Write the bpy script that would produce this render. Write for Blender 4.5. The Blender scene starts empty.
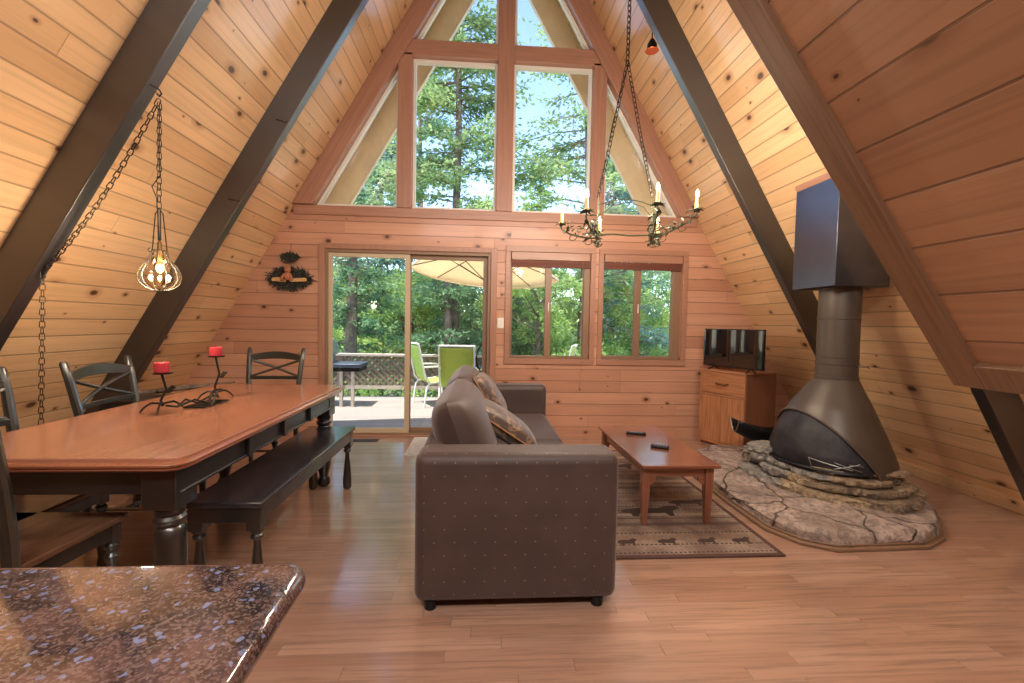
import bpy, bmesh, math, random
import numpy as np
from mathutils import Vector, Matrix
C = bpy.context.scene.collection
R = math.radians
# ------------------------------------------------------------------ camera
F = 440.0
def cam_rows(yaw, pitch, roll):
    cy, sy, cp, sp, cr, sr = math.cos(yaw), math.sin(yaw), math.cos(pitch), math.sin(pitch), math.cos(roll), math.sin(roll)
    fwd = Vector((sy*cp, cy*cp, sp)); right = Vector((cy, -sy, 0)); up = right.cross(fwd)
    return cr*right+sr*up, -sr*right+cr*up, fwd
rt, up, fw = cam_rows(R(3.8728), R(-2.3893), R(1.0525))
cd = bpy.data.cameras.new('camera'); cam = bpy.data.objects.new('camera', cd); C.objects.link(cam)
cd.sensor_width = 36; cd.lens = F/1024*36; cd.clip_start = .03; cd.clip_end = 500
m = Matrix.Identity(4)
for i in range(3):
    m[i][0], m[i][1], m[i][2] = rt[i], up[i], -fw[i]
m[2][3] = 1.27
cam.matrix_world = m
sc = bpy.context.scene; sc.camera = cam
# ------------------------------------------------------------------ view, sky, lights
sc.view_settings.view_transform = 'Standard'; sc.view_settings.look = 'None'
sc.view_settings.exposure = 0.25; sc.view_settings.gamma = 1.0; sc.view_settings.use_curve_mapping = False
W = bpy.data.worlds.new('World'); sc.world = W; W.use_nodes = True
wn = W.node_tree; wn.nodes.clear()
sk = wn.nodes.new('ShaderNodeTexSky'); sk.sky_type = 'NISHITA'; sk.sun_disc = False
sk.sun_elevation = R(55); sk.sun_rotation = R(200); sk.air_density = 1.0; sk.dust_density = .6; sk.altitude = 1500
bgn = wn.nodes.new('ShaderNodeBackground'); bgn.inputs[1].default_value = 0.60
wo = wn.nodes.new('ShaderNodeOutputWorld')
wn.links.new(sk.outputs[0], bgn.inputs[0]); wn.links.new(bgn.outputs[0], wo.inputs[0])
def add_light(name, kind, loc, energy, color, target=None, size=1, sizey=None, angle=None):
    l = bpy.data.lights.new(name, kind); l.energy = energy; l.color = color
    if kind == 'AREA':
        l.shape = 'RECTANGLE'; l.size = size; l.size_y = sizey or size
    elif kind == 'SUN': l.angle = angle
    else: l.shadow_soft_size = size
    o = bpy.data.objects.new(name, l); C.objects.link(o); o.location = loc
    if target is not None:
        o.rotation_euler = (Vector(target)-Vector(loc)).to_track_quat('-Z', 'Y').to_euler()
    return o
add_light('sun', 'SUN', (0, 0, 20), 9.0, (1, .95, .86), target=(0+4.4, 2.6, 0), angle=R(.6))
add_light('fill_light_left', 'AREA', (-1.1, -.9, 3.45), 74, (1, .93, .85), target=(-1.0, 1.9, 1.0), size=1.8, sizey=.45)  # added soft fill behind the camera to brighten the interior, no fixture modelled
add_light('fill_light_right', 'AREA', (.8, -1.0, 3.45), 74, (1, .94, .88), target=(.9, 2.6, 1.0), size=1.6, sizey=.45)  # second unseen area lamp, added as fill for the right half of the room
# ------------------------------------------------------------------ node helpers
def new_mat(name):
    mt = bpy.data.materials.new(name); mt.use_nodes = True
    nt = mt.node_tree; nt.nodes.clear()
    out = nt.nodes.new('ShaderNodeOutputMaterial'); b = nt.nodes.new('ShaderNodeBsdfPrincipled')
    nt.links.new(b.outputs[0], out.inputs[0]); return mt, nt, b
def setin(nt, node, k, v):
    if hasattr(v, 'is_output') or isinstance(v, bpy.types.NodeSocket): nt.links.new(v, node.inputs[k])
    elif v is not None: node.inputs[k].default_value = v
def MA(nt, op, a, b=None, c=None, clamp=False):
    n = nt.nodes.new('ShaderNodeMath'); n.operation = op; n.use_clamp = clamp
    setin(nt, n, 0, a)
    if b is not None: setin(nt, n, 1, b)
    if c is not None: setin(nt, n, 2, c)
    return n.outputs[0]
def MIX(nt, f, a, b, mode='MIX'):
    n = nt.nodes.new('ShaderNodeMix'); n.data_type = 'RGBA'; n.blend_type = mode
    setin(nt, n, 0, f)
    for i, v in ((6, a), (7, b)):
        if isinstance(v, (tuple, list)): n.inputs[i].default_value = (*v[:3], 1)
        else: nt.links.new(v, n.inputs[i])
    return n.outputs[2]
def RAMP(nt, f, lo, hi, a=0.0, b=1.0, smooth=True):
    n = nt.nodes.new('ShaderNodeMapRange'); n.interpolation_type = 'SMOOTHSTEP' if smooth else 'LINEAR'
    setin(nt, n, 0, f); setin(nt, n, 1, lo); setin(nt, n, 2, hi); setin(nt, n, 3, a); setin(nt, n, 4, b)
    return n.outputs[0]
def COMB(nt, x, y, z=0.0):
    n = nt.nodes.new('ShaderNodeCombineXYZ'); setin(nt, n, 0, x); setin(nt, n, 1, y); setin(nt, n, 2, z); return n.outputs[0]
def NOISE(nt, vec, scale=1, detail=3, rough=.5, dist=0.0):
    n = nt.nodes.new('ShaderNodeTexNoise'); setin(nt, n, 'Vector', vec); n.inputs['Scale'].default_value = scale
    n.inputs['Detail'].default_value = detail; n.inputs['Roughness'].default_value = rough; n.inputs['Distortion'].default_value = dist
    return n.outputs[0]
def VORO(nt, vec, scale=1, feature='F1', rnd=1.0):
    n = nt.nodes.new('ShaderNodeTexVoronoi'); n.voronoi_dimensions = '2D' if feature != '3D' else '3D'
    if feature == 'DISTANCE_TO_EDGE': n.feature = feature
    setin(nt, n, 'Vector', vec); n.inputs['Scale'].default_value = scale; n.inputs['Randomness'].default_value = rnd
    return n
def WHITE(nt, vec):
    n = nt.nodes.new('ShaderNodeTexWhiteNoise'); n.noise_dimensions = '3D'; setin(nt, n, 'Vector', vec); return n
def UV(nt):
    n = nt.nodes.new('ShaderNodeUVMap'); n.uv_map = 'UVMap'
    s = nt.nodes.new('ShaderNodeSeparateXYZ'); nt.links.new(n.outputs[0], s.inputs[0]); return s.outputs[0], s.outputs[1]
def OBJC(nt):
    n = nt.nodes.new('ShaderNodeTexCoord'); return n.outputs['Object']
def BUMP(nt, h, b, strength=.3, dist=.01):
    n = nt.nodes.new('ShaderNodeBump'); n.inputs['Strength'].default_value = strength; n.inputs['Distance'].default_value = dist
    nt.links.new(h, n.inputs['Height']); nt.links.new(n.outputs[0], b.inputs['Normal'])
def S2L(c):
    return tuple(((x/255)/12.92 if x/255 <= .04045 else ((x/255+.055)/1.055)**2.4) for x in c)
def plank(name, col, w=.131, L=2.6, rough=.42, knots=1.0, groove=.035, var=.12, grain=.18, dark=None, off=0.0, coat=0.0, spec=.5, hue=None, butt=True, knotcol=(70, 36, 20), gdark=.45, grains=(1.2, 34.0)):
    mt, nt, b = new_mat(name); u, v = UV(nt)
    r = MA(nt, 'ADD', MA(nt, 'DIVIDE', v, w), off)
    idx = MA(nt, 'FLOOR', r); fr = MA(nt, 'SUBTRACT', r, idx)
    ed = MA(nt, 'MINIMUM', fr, MA(nt, 'SUBTRACT', 1.0, fr))
    g = RAMP(nt, ed, groove*.45, groove, 1.0, 0.0) if groove > 0 else None
    sh = WHITE(nt, COMB(nt, idx, 3.3, 1.7)).outputs[0]
    ul = MA(nt, 'ADD', MA(nt, 'DIVIDE', u, L), MA(nt, 'MULTIPLY', sh, 7.0))
    ui = MA(nt, 'FLOOR', ul); uf = MA(nt, 'SUBTRACT', ul, ui)
    ue = MA(nt, 'MULTIPLY', MA(nt, 'MINIMUM', uf, MA(nt, 'SUBTRACT', 1.0, uf)), L)
    wn_ = WHITE(nt, COMB(nt, idx, ui, 9.1)); cv = wn_.outputs[0]
    c0 = tuple(S2L(col)); c1 = tuple(x*(1-2*var) for x in c0); c2 = tuple(min(1, x*(1+var)) for x in c0)
    if hue: c1 = S2L(hue)
    base = MIX(nt, cv, c1, c2)
    off2 = MA(nt, 'MULTIPLY', cv, 37.0)
    gv = COMB(nt, MA(nt, 'MULTIPLY', u, grains[0]), MA(nt, 'MULTIPLY', MA(nt, 'ADD', v, off2), grains[1]), off2)
    gn = NOISE(nt, gv, 1.0, 3, .6, .6)
    base = MIX(nt, RAMP(nt, gn, .42, .72, 0, grain*2.2), base, tuple(x*.42 for x in c0))
    gn2 = NOISE(nt, COMB(nt, MA(nt, 'MULTIPLY', u, .8), MA(nt, 'MULTIPLY', v, 7.0), off2), 1.0, 2, .5)
    base = MIX(nt, RAMP(nt, gn2, .3, .7, 0.0, .28), base, tuple(x*.72 for x in c0))
    if knots > 0:
        kv = COMB(nt, MA(nt, 'MULTIPLY', u, 3.1), MA(nt, 'MULTIPLY', MA(nt, 'ADD', v, off2), 4.6), 0.0)
        vo = VORO(nt, kv, 1.0)
        cr = nt.nodes.new('ShaderNodeSeparateColor'); nt.links.new(vo.outputs['Color'], cr.inputs[0])
        rad = RAMP(nt, cr.outputs[0], 1-.52*knots, 1.0, 0.0, .15, smooth=False)
        kd = MA(nt, 'DIVIDE', vo.outputs['Distance'], MA(nt, 'ADD', rad, .0001))
        has = MA(nt, 'GREATER_THAN', rad, .012)
        halo = MA(nt, 'MULTIPLY', RAMP(nt, kd, .9, 2.3, .55, 0.0), has)
        core = MA(nt, 'MULTIPLY', RAMP(nt, kd, .45, 1.0, .92, 0.0), has)
        base = MIX(nt, halo, base, tuple(a*b_ for a, b_ in zip(c0, (.55, .42, .35))))
        base = MIX(nt, core, base, S2L(knotcol))
    h = None
    if g is not None:
        gg = g
        if butt: gg = MA(nt, 'MAXIMUM', g, RAMP(nt, ue, .0012, .003, .8, 0.0))
        base = MIX(nt, MA(nt, 'MULTIPLY', gg, 1-gdark), base, tuple(x*.22 for x in c0)); h = MA(nt, 'SUBTRACT', 1.0, gg)
    nt.links.new(base, b.inputs['Base Color']); b.inputs['Roughness'].default_value = rough
    b.inputs['Specular IOR Level'].default_value = spec
    b.inputs['Coat Weight'].default_value = coat; b.inputs['Coat Roughness'].default_value = .12
    if h is not None: BUMP(nt, h, b, .55, .006)
    return mt
def wood(name, col, rough=.4, grain=.2, coat=0.0, gs=(3.0, 60.0), c2=None, spec=.5, coatr=.15):
    mt, nt, b = new_mat(name); u, v = UV(nt); c0 = S2L(col); cc = S2L(c2) if c2 else tuple(x*.5 for x in c0)
    gn = NOISE(nt, COMB(nt, MA(nt, 'MULTIPLY', u, gs[0]), MA(nt, 'MULTIPLY', v, gs[1]), 0.0), 1.0, 4, .6, .8)
    base = MIX(nt, RAMP(nt, gn, .35, .72, 0, min(1, grain*3)), c0, cc)
    nt.links.new(base, b.inputs['Base Color']); b.inputs['Roughness'].default_value = rough
    b.inputs['Coat Weight'].default_value = coat; b.inputs['Coat Roughness'].default_value = coatr; b.inputs['Specular IOR Level'].default_value = spec
    return mt
def plain(name, col, rough=.5, metal=0.0, noise=.0, scale=20, coat=0.0, bump=0.0, spec=.5, lin=False, coatr=.1):
    mt, nt, b = new_mat(name); c0 = col if lin else S2L(col)
    b.inputs['Base Color'].default_value = (*c0, 1); b.inputs['Roughness'].default_value = rough; b.inputs['Metallic'].default_value = metal
    b.inputs['Coat Weight'].default_value = coat; b.inputs['Coat Roughness'].default_value = coatr; b.inputs['Specular IOR Level'].default_value = spec
    if noise > 0:
        n = NOISE(nt, OBJC(nt), scale, 4, .6)
        nt.links.new(MIX(nt, RAMP(nt, n, .3, .7), tuple(x*(1-noise) for x in c0), tuple(min(1, x*(1+noise)) for x in c0)), b.inputs['Base Color'])
        if bump: BUMP(nt, n, b, bump, .01)
    return mt
def emis(name, col, strength):
    mt, nt, b = new_mat(name); b.inputs['Base Color'].default_value = (*S2L(col), 1)
    b.inputs['Emission Color'].default_value = (*S2L(col), 1); b.inputs['Emission Strength'].default_value = strength; return mt
def glass_mat(name, tint=(1, 1, 1), ref=.06):
    mt = bpy.data.materials.new(name); mt.use_nodes = True; nt = mt.node_tree; nt.nodes.clear()
    o = nt.nodes.new('ShaderNodeOutputMaterial'); mx = nt.nodes.new('ShaderNodeMixShader')
    t = nt.nodes.new('ShaderNodeBsdfTransparent'); t.inputs[0].default_value = (*tint, 1)
    g = nt.nodes.new('ShaderNodeBsdfGlossy'); g.inputs['Roughness'].default_value = .02
    lw = nt.nodes.new('ShaderNodeLayerWeight'); lw.inputs[0].default_value = .25
    f = MA(nt, 'ADD', MA(nt, 'MULTIPLY', lw.outputs['Fresnel'], .6), ref, clamp=True)
    nt.links.new(f, mx.inputs[0]); nt.links.new(t.outputs[0], mx.inputs[1]); nt.links.new(g.outputs[0], mx.inputs[2]); nt.links.new(mx.outputs[0], o.inputs[0])
    return mt
def leaf_mat(name, c1, c2, ns=.6):
    mt = bpy.data.materials.new(name); mt.use_nodes = True; nt = mt.node_tree; nt.nodes.clear()
    o = nt.nodes.new('ShaderNodeOutputMaterial'); ge = nt.nodes.new('ShaderNodeNewGeometry')
    n = NOISE(nt, OBJC(nt), ns, 2, .5)
    f = MA(nt, 'ADD', MA(nt, 'MULTIPLY', ge.outputs['Random Per Island'], .55), MA(nt, 'SUBTRACT', MA(nt, 'MULTIPLY', n, 1.4), .45), clamp=True)
    col = MIX(nt, f, S2L(c1), S2L(c2))
    d = nt.nodes.new('ShaderNodeBsdfDiffuse'); t = nt.nodes.new('ShaderNodeBsdfTranslucent'); mx = nt.nodes.new('ShaderNodeMixShader'); mx.inputs[0].default_value = .5
    nt.links.new(col, d.inputs[0]); nt.links.new(col, t.inputs[0]); nt.links.new(d.outputs[0], mx.inputs[1]); nt.links.new(t.outputs[0], mx.inputs[2]); nt.links.new(mx.outputs[0], o.inputs[0])
    return mt
# ------------------------------------------------------------------ mesh helpers
class MB:
    def __init__(s): s.v = []; s.f = []; s.m = []; s.cur = 0
    def add(s, vs, fs):
        o = len(s.v); s.v += [tuple(x) for x in vs]; s.f += [tuple(i+o for i in f) for f in fs]; s.m += [s.cur]*len(fs); return s
    def box(s, x0, x1, y0, y1, z0, z1, M=None):
        vs = [Vector((x, y, z)) for z in (z0, z1) for y in (y0, y1) for x in (x0, x1)]
        if M is not None: vs = [M @ v for v in vs]
        return s.add(vs, [(0, 2, 3, 1), (4, 5, 7, 6), (0, 1, 5, 4), (2, 6, 7, 3), (0, 4, 6, 2), (1, 3, 7, 5)])
    def prism(s, poly, a, b, axis='y', M=None):
        n = len(poly)
        def P(p, t):
            v = {'x': (t, p[0], p[1]), 'y': (p[0], t, p[1]), 'z': (p[0], p[1], t)}[axis]
            return M @ Vector(v) if M is not None else v
        vs = [P(p, a) for p in poly]+[P(p, b) for p in poly]
        return s.add(vs, [tuple(range(n))[::-1], tuple(range(n, 2*n))]+[(i, (i+1) % n, n+(i+1) % n, n+i) for i in range(n)])
    def lathe(s, prof, c=(0, 0, 0), seg=20, M=None, cap=True):
        vs = []; fs = []
        for r, z in prof:
            for k in range(seg):
                a = 2*math.pi*k/seg; v = Vector((c[0]+r*math.cos(a), c[1]+r*math.sin(a), c[2]+z))
                vs.append(M @ v if M is not None else v)
        n = len(prof)
        for i in range(n-1):
            for k in range(seg):
                k2 = (k+1) % seg; fs.append((i*seg+k, i*seg+k2, (i+1)*seg+k2, (i+1)*seg+k))
        if cap: fs += [tuple(range(seg))[::-1], tuple((n-1)*seg+k for k in range(seg))]
        return s.add(vs, fs)
    def tube(s, pts, r, seg=8, flat=None, up=(0, 0, 1)):
        pts = [Vector(p) for p in pts]; n = len(pts); rs = r if isinstance(r, (list, tuple)) else [r]*n
        vs = []; fs = []; prev = None
        for i, p in enumerate(pts):
            t = (pts[min(i+1, n-1)]-pts[max(i-1, 0)]).normalized()
            if prev is None:
                u = Vector(up)
                if abs(t.dot(u)) > .95: u = Vector((1, 0, 0)) if abs(t.x) < .9 else Vector((0, 1, 0))
            else: u = prev
            x = (u-t*u.dot(t)).normalized(); prev = x; y = t.cross(x)
            for k in range(seg):
                a = 2*math.pi*(k+.5)/seg; fx = rs[i]*(flat or 1)
                vs.append(p+x*math.cos(a)*rs[i]+y*math.sin(a)*fx)
        for i in range(n-1):
            for k in range(seg):
                k2 = (k+1) % seg; fs.append((i*seg+k, i*seg+k2, (i+1)*seg+k2, (i+1)*seg+k))
        fs += [tuple(range(seg))[::-1], tuple((n-1)*seg+k for k in range(seg))]
        return s.add(vs, fs)
    def sphere(s, c, r, seg=12, ring=8, sc=(1, 1, 1), M=None):
        prof = [(max(1e-4, math.sin(math.pi*i/ring))*r, -math.cos(math.pi*i/ring)*r) for i in range(ring+1)]
        T = Matrix.Translation(c) @ (M or Matrix.Identity(4)) @ Matrix.Diagonal((*sc, 1))
        return s.lathe(prof, (0, 0, 0), seg, T)
    def grid(s, f, nu, nv, closeu=False):
        vs = [f(i/(nu if closeu else nu-1) if nu > 1 else 0, j/(nv-1)) for j in range(nv) for i in range(nu)]
        fs = []
        for j in range(nv-1):
            for i in range(nu if closeu else nu-1):
                i2 = (i+1) % nu; fs.append((j*nu+i, j*nu+i2, (j+1)*nu+i2, (j+1)*nu+i))
        return s.add(vs, fs)
    def build(s, name, mat, parent=None, grain=None, smooth=35, bevel=0, seg=2, subsurf=0, kind=None, solid=0):
        me = bpy.data.meshes.new(name); me.from_pydata([tuple(v) for v in s.v], [], s.f)
        mats = mat if isinstance(mat, (list, tuple)) else [mat]
        for q in mats: me.materials.append(q)
        if len(mats) > 1: me.polygons.foreach_set('material_index', s.m)
        me.update()
        if len(s.v) < 200000:
            bm = bmesh.new(); bm.from_mesh(me); bmesh.ops.recalc_face_normals(bm, faces=bm.faces); bm.to_mesh(me); bm.free()
        if grain is None:
            a = np.array(s.v, dtype=float).reshape(-1, 3); e = a.max(0)-a.min(0); g = Vector([1.0 if i == int(np.argmax(e)) else 0.0 for i in range(3)])
        else: g = Vector(grain).normalized()
        uv = me.uv_layers.new(name='UVMap'); V = me.vertices
        for p in me.polygons:
            n = p.normal; gg = g
            if abs(n.dot(g)) > .9: gg = Vector((g.y, g.z, g.x))
            uu = (gg-n*n.dot(gg)).normalized(); vv = n.cross(uu)
            if vv[int(np.argmax([abs(q) for q in vv]))] < 0: vv = -vv
            for li in p.loop_indices:
                co = V[me.loops[li].vertex_index].co; uv.data[li].uv = (co.dot(uu), co.dot(vv))
        if smooth:
            me.polygons.foreach_set('use_smooth', [True]*len(me.polygons)); me.set_sharp_from_angle(angle=R(smooth))
        o = bpy.data.objects.new(name, me); C.objects.link(o)
        if parent is not None: o.parent = parent
        if bevel:
            b = o.modifiers.new('bevel', 'BEVEL'); b.width = bevel; b.segments = seg; b.limit_method = 'ANGLE'; b.angle_limit = R(40)
        if solid:
            b = o.modifiers.new('solid', 'SOLIDIFY'); b.thickness = solid; b.offset = 0
        if subsurf:
            b = o.modifiers.new('sub', 'SUBSURF'); b.levels = b.render_levels = subsurf
        if kind: o['kind'] = kind
        return o
def thing(name, label, cat, loc=(0, 0, 0), rz=0, group=None):
    o = bpy.data.objects.new(name, None); C.objects.link(o); o.empty_display_size = .1
    o.location = loc; o.rotation_euler = (0, 0, rz); o['label'] = label; o['category'] = cat
    if group: o['group'] = group
    return o
def tag(o, label, cat, group=None, kind=None):
    o['label'] = label; o['category'] = cat
    if group: o['group'] = group
    if kind: o['kind'] = kind
    return o
def dup(root, loc, rz, label, group=None, name=None):
    r = root.copy(); C.objects.link(r); r.location = loc; r.rotation_euler = (0, 0, rz); r['label'] = label
    if group: r['group'] = group
    for ch in list(root.children):
        c = ch.copy(); C.objects.link(c); c.parent = r
        for g in ch.children:
            d = g.copy(); C.objects.link(d); d.parent = c
    return r
def RZ(a): return Matrix.Rotation(a, 4, 'Z')
def frame_to(p, q):  # matrix with z axis along p->q
    p = Vector(p); q = Vector(q); return Matrix.Translation(p) @ (q-p).to_track_quat('Z', 'Y').to_matrix().to_4x4()
# ------------------------------------------------------------------ materials
pine_slope = plank('pine_slope', (226, 186, 142), rough=.34, knots=1.15, groove=.05, var=.10, grain=.12, coat=.25, hue=(212, 166, 120), off=.35)
pine_wall = plank('pine_wall', (200, 148, 120), rough=.42, knots=1.35, groove=.045, var=.10, grain=.12, coat=.1, hue=(184, 130, 102), off=.2)
pine_panel = plank('pine_panel', (188, 148, 120), rough=.45, knots=.8, w=.168, groove=.03, var=.06, grain=.16, hue=(176, 134, 106), L=4)
beam_red = wood('beam_red_pine', (170, 122, 100), rough=.4, grain=.14, coat=.15, gs=(1.5, 30))
trim_brown = wood('trim_brown_pine', (140, 108, 84), rough=.5, grain=.2, gs=(2, 45))
casing = wood('casing_pine', (172, 124, 100), rough=.4, grain=.12, coat=.1, gs=(1.5, 40))
rafter_m = wood('dark_rafter', (30, 23, 22), rough=.42, grain=.1, coat=.9, gs=(2, 30), c2=(24, 18, 17), spec=.9, coatr=.32)
laminate = plank('floor_laminate', (184, 146, 124), w=.064, L=.85, rough=.3, knots=0, groove=.006, var=.06, grain=.30, coat=1.0, hue=(168, 126, 104), gdark=.75, grains=(2.2, 60.0))
vinyl = plain('window_vinyl', (196, 176, 146), .4)
vinyl_t = plain('window_vinyl_taupe', (140, 108, 84), .45)
vinyl_w = plain('window_vinyl_white', (224, 216, 204), .4)
glass = glass_mat('window_glass')
cream_paint = plain('cream_paint', (240, 216, 176), .6, noise=.04, scale=6)
soffit_m = plank('soffit_boards', (238, 220, 178), w=.25, knots=.2, groove=.03, rough=.6, grain=.06, var=.05)
roofing = plain('roof_shingle', (70, 62, 56), .9, noise=.2)
black_wood = wood('black_painted_wood', (24, 22, 22), rough=.38, grain=.12, coat=1.0, gs=(3, 30), c2=(42, 36, 32), spec=.8, coatr=.2)
table_wood = wood('table_cherry', (172, 114, 88), rough=.24, grain=.17, coat=.6, gs=(1.6, 26), c2=(138, 84, 62))
table_edge = wood('table_edge_worn', (168, 104, 74), rough=.28, grain=.2, coat=.6, gs=(3, 80), c2=(132, 78, 54))
seat_wood = wood('seat_brown', (124, 88, 66), rough=.3, grain=.25, coat=.5, gs=(4, 30), c2=(84, 52, 36))
oak = wood('cabinet_oak', (176, 122, 86), rough=.42, grain=.28, gs=(3, 55), c2=(140, 82, 48))
oak_dark = wood('cabinet_oak_side', (134, 86, 62), rough=.45, grain=.25, gs=(3, 55), c2=(118, 66, 42))
ct_wood = wood('coffee_table_pine', (150, 98, 76), rough=.2, grain=.22, coat=.7, gs=(2, 40), c2=(126, 66, 42))
iron = plain('wrought_iron', (46, 40, 34), .5, .6, noise=.3, scale=60)
iron_green = plain('verdigris_iron', (66, 68, 48), .5, .5, noise=.4, scale=80)
brass_d = plain('antique_brass', (120, 92, 60), .4, .8)
black_metal = plain('black_metal', (26, 26, 28), .4, .5)
stove_brown = plain('stove_enamel_brown', (80, 69, 60), .45, .25, noise=.06, scale=8, coat=.3, coatr=.3)
stove_grey = plain('flue_box_black', (92, 95, 108), .33, .9, noise=.05, scale=5)
mesh_screen = plain('sooty_screen', (46, 44, 48), .55, .3, noise=.45, scale=9, bump=.1)
white_plastic = plain('white_plastic', (226, 222, 210), .4)
chrome = plain('chrome', (200, 200, 200), .2, 1)

def sofa_cloth(name, dots):
    mt, nt, b = new_mat(name); c0 = S2L((70, 54, 49)); n = NOISE(nt, OBJC(nt), 5, 3)
    base = MIX(nt, RAMP(nt, n, .3, .7), tuple(x*.88 for x in c0), tuple(x*1.1 for x in c0))
    if dots:
        u, v = UV(nt); row = MA(nt, 'FLOOR', MA(nt, 'DIVIDE', v, .058))
        us = MA(nt, 'ADD', MA(nt, 'DIVIDE', u, .088), MA(nt, 'MULTIPLY', MA(nt, 'MODULO', row, 2.0), .5))
        fu = MA(nt, 'MULTIPLY', MA(nt, 'SUBTRACT', MA(nt, 'FRACT', us), .5), .088)
        fv = MA(nt, 'MULTIPLY', MA(nt, 'SUBTRACT', MA(nt, 'FRACT', MA(nt, 'DIVIDE', v, .058)), .5), .058)
        d = MA(nt, 'SQRT', MA(nt, 'ADD', MA(nt, 'MULTIPLY', fu, fu), MA(nt, 'MULTIPLY', fv, fv)))
        base = MIX(nt, RAMP(nt, d, .0018, .004, .5, 0.0), base, S2L((176, 146, 120)))
    nt.links.new(base, b.inputs['Base Color']); b.inputs['Roughness'].default_value = .55
    b.inputs['Sheen Weight'].default_value = .35; b.inputs['Sheen Roughness'].default_value = .4
    b.inputs['Sheen Tint'].default_value = (.8, .72, .75, 1)
    return mt
sofa_m = sofa_cloth('sofa_fabric', False); sofa_dot = sofa_cloth('sofa_fabric_dotted', True)
pil_mt, nt, b = new_mat('pillow_brocade')
n1 = NOISE(nt, OBJC(nt), 9, 2, .5, 2.5)
nt.links.new(MIX(nt, RAMP(nt, n1, .48, .64), S2L((70, 50, 44)), S2L((132, 100, 72))), b.inputs['Base Color']); b.inputs['Roughness'].default_value = .45; b.inputs['Sheen Weight'].default_value = .3
granite, nt, b = new_mat('brown_granite')
oc = OBJC(nt); v1 = nt.nodes.new('ShaderNodeTexVoronoi'); v1.inputs['Scale'].default_value = 330; nt.links.new(oc, v1.inputs['Vector'])
sc_ = nt.nodes.new('ShaderNodeSeparateColor'); nt.links.new(v1.outputs['Color'], sc_.inputs[0])
nn = NOISE(nt, oc, 9, 5, .7)
g0 = MIX(nt, RAMP(nt, nn, .35, .65), S2L((30, 28, 34)), S2L((104, 76, 70)))
g1 = MIX(nt, RAMP(nt, sc_.outputs[0], .4, .95, 0, .55), g0, S2L((136, 112, 106)))
v2 = nt.nodes.new('ShaderNodeTexVoronoi'); v2.inputs['Scale'].default_value = 170; nt.links.new(oc, v2.inputs['Vector'])
sc2 = nt.nodes.new('ShaderNodeSeparateColor'); nt.links.new(v2.outputs['Color'], sc2.inputs[0])
g2 = MIX(nt, RAMP(nt, sc2.outputs[1],   .93, .97, 0, .6), g1, S2L((128, 144, 190)))
nt.links.new(g2, b.inputs['Base Color']); b.inputs['Roughness'].default_value = .07; b.inputs['Coat Weight'].default_value = .6; b.inputs['Coat Roughness'].default_value = .04
def stone(name, a, bcol, sc3=6, crack=0.0):
    mt, nt, b = new_mat(name); oc = OBJC(nt); n = NOISE(nt, oc, sc3, 6, .62, .4); n2 = NOISE(nt, oc, sc3*7, 4, .7)
    base = MIX(nt, RAMP(nt, n, .35, .65), S2L(a), S2L(bcol)); base = MIX(nt, RAMP(nt, n2, .4, .65, 0, .7), base, tuple(x*.45 for x in S2L(a)))
    h = MA(nt, 'ADD', n, MA(nt, 'MULTIPLY', n2, .6))
    if crack:
        vd = nt.nodes.new('ShaderNodeTexVoronoi'); vd.feature = 'DISTANCE_TO_EDGE'; vd.inputs['Scale'].default_value = 2.6
        vadd = nt.nodes.new('ShaderNodeVectorMath'); vadd.operation = 'ADD'; nt.links.new(oc, vadd.inputs[0])
        cn = nt.nodes.new('ShaderNodeTexNoise'); cn.inputs['Scale'].default_value = 4; nt.links.new(oc, cn.inputs['Vector'])
        vs_ = nt.nodes.new('ShaderNodeVectorMath'); vs_.operation = 'SCALE'; vs_.inputs['Scale'].default_value = .25; nt.links.new(cn.outputs['Color'], vs_.inputs[0]); nt.links.new(vs_.outputs[0], vadd.inputs[1])
        nt.links.new(vadd.outputs[0], vd.inputs['Vector'])
        ck = RAMP(nt, vd.outputs['Distance'], .0, .022, 1.0, 0.0)
        base = MIX(nt, MA(nt, 'MULTIPLY', ck, .4), base, S2L((70, 56, 50))); h = MA(nt, 'SUBTRACT', h, ck)
    nt.links.new(base, b.inputs['Base Color']); b.inputs['Roughness'].default_value = .62; BUMP(nt, h, b, 1.0, .03); return mt
flag = stone('flagstone', (148, 130, 120), (192, 170, 158), 3.5, 1)
ledge = stone('ledge_rock', (152, 130, 104), (194, 168, 136), 6)
ledge2 = stone('ledge_rock_dark', (122, 104, 88), (172, 148, 120), 8)
ledge_grey = stone('ledge_rock_grey', (136, 130, 122), (184, 176, 166), 9)
bark = stone('bark', (96, 78, 66), (140, 118, 100), 3)
deck_m = plank('deck_boards', (158, 150, 142), w=.14, L=4, knots=0, groove=.07, var=.05, grain=.08, rough=.7)
rail_m = plain('weathered_rail', (186, 174, 160), .7, noise=.1, scale=9)
lattice_m = plain('lattice_wood', (126, 112, 98), .8, noise=.1, scale=9)
canvas = leaf = None
canvas = bpy.data.materials.new('umbrella_canvas'); canvas.use_nodes = True; nt = canvas.node_tree; nt.nodes.clear()
o_ = nt.nodes.new('ShaderNodeOutputMaterial'); d_ = nt.nodes.new('ShaderNodeBsdfDiffuse'); t_ = nt.nodes.new('ShaderNodeBsdfTranslucent'); x_ = nt.nodes.new('ShaderNodeMixShader')
d_.inputs[0].default_value = (*S2L((250, 240, 224)), 1); t_.inputs[0].default_value = (*S2L((250, 228, 196)), 1); x_.inputs[0].default_value = .55
nt.links.new(d_.outputs[0], x_.inputs[1]); nt.links.new(t_.outputs[0], x_.inputs[2]); nt.links.new(x_.outputs[0], o_.inputs[0])
ground_m = plain('forest_ground', (92, 104, 62), .9, noise=.35, scale=.7)

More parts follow.
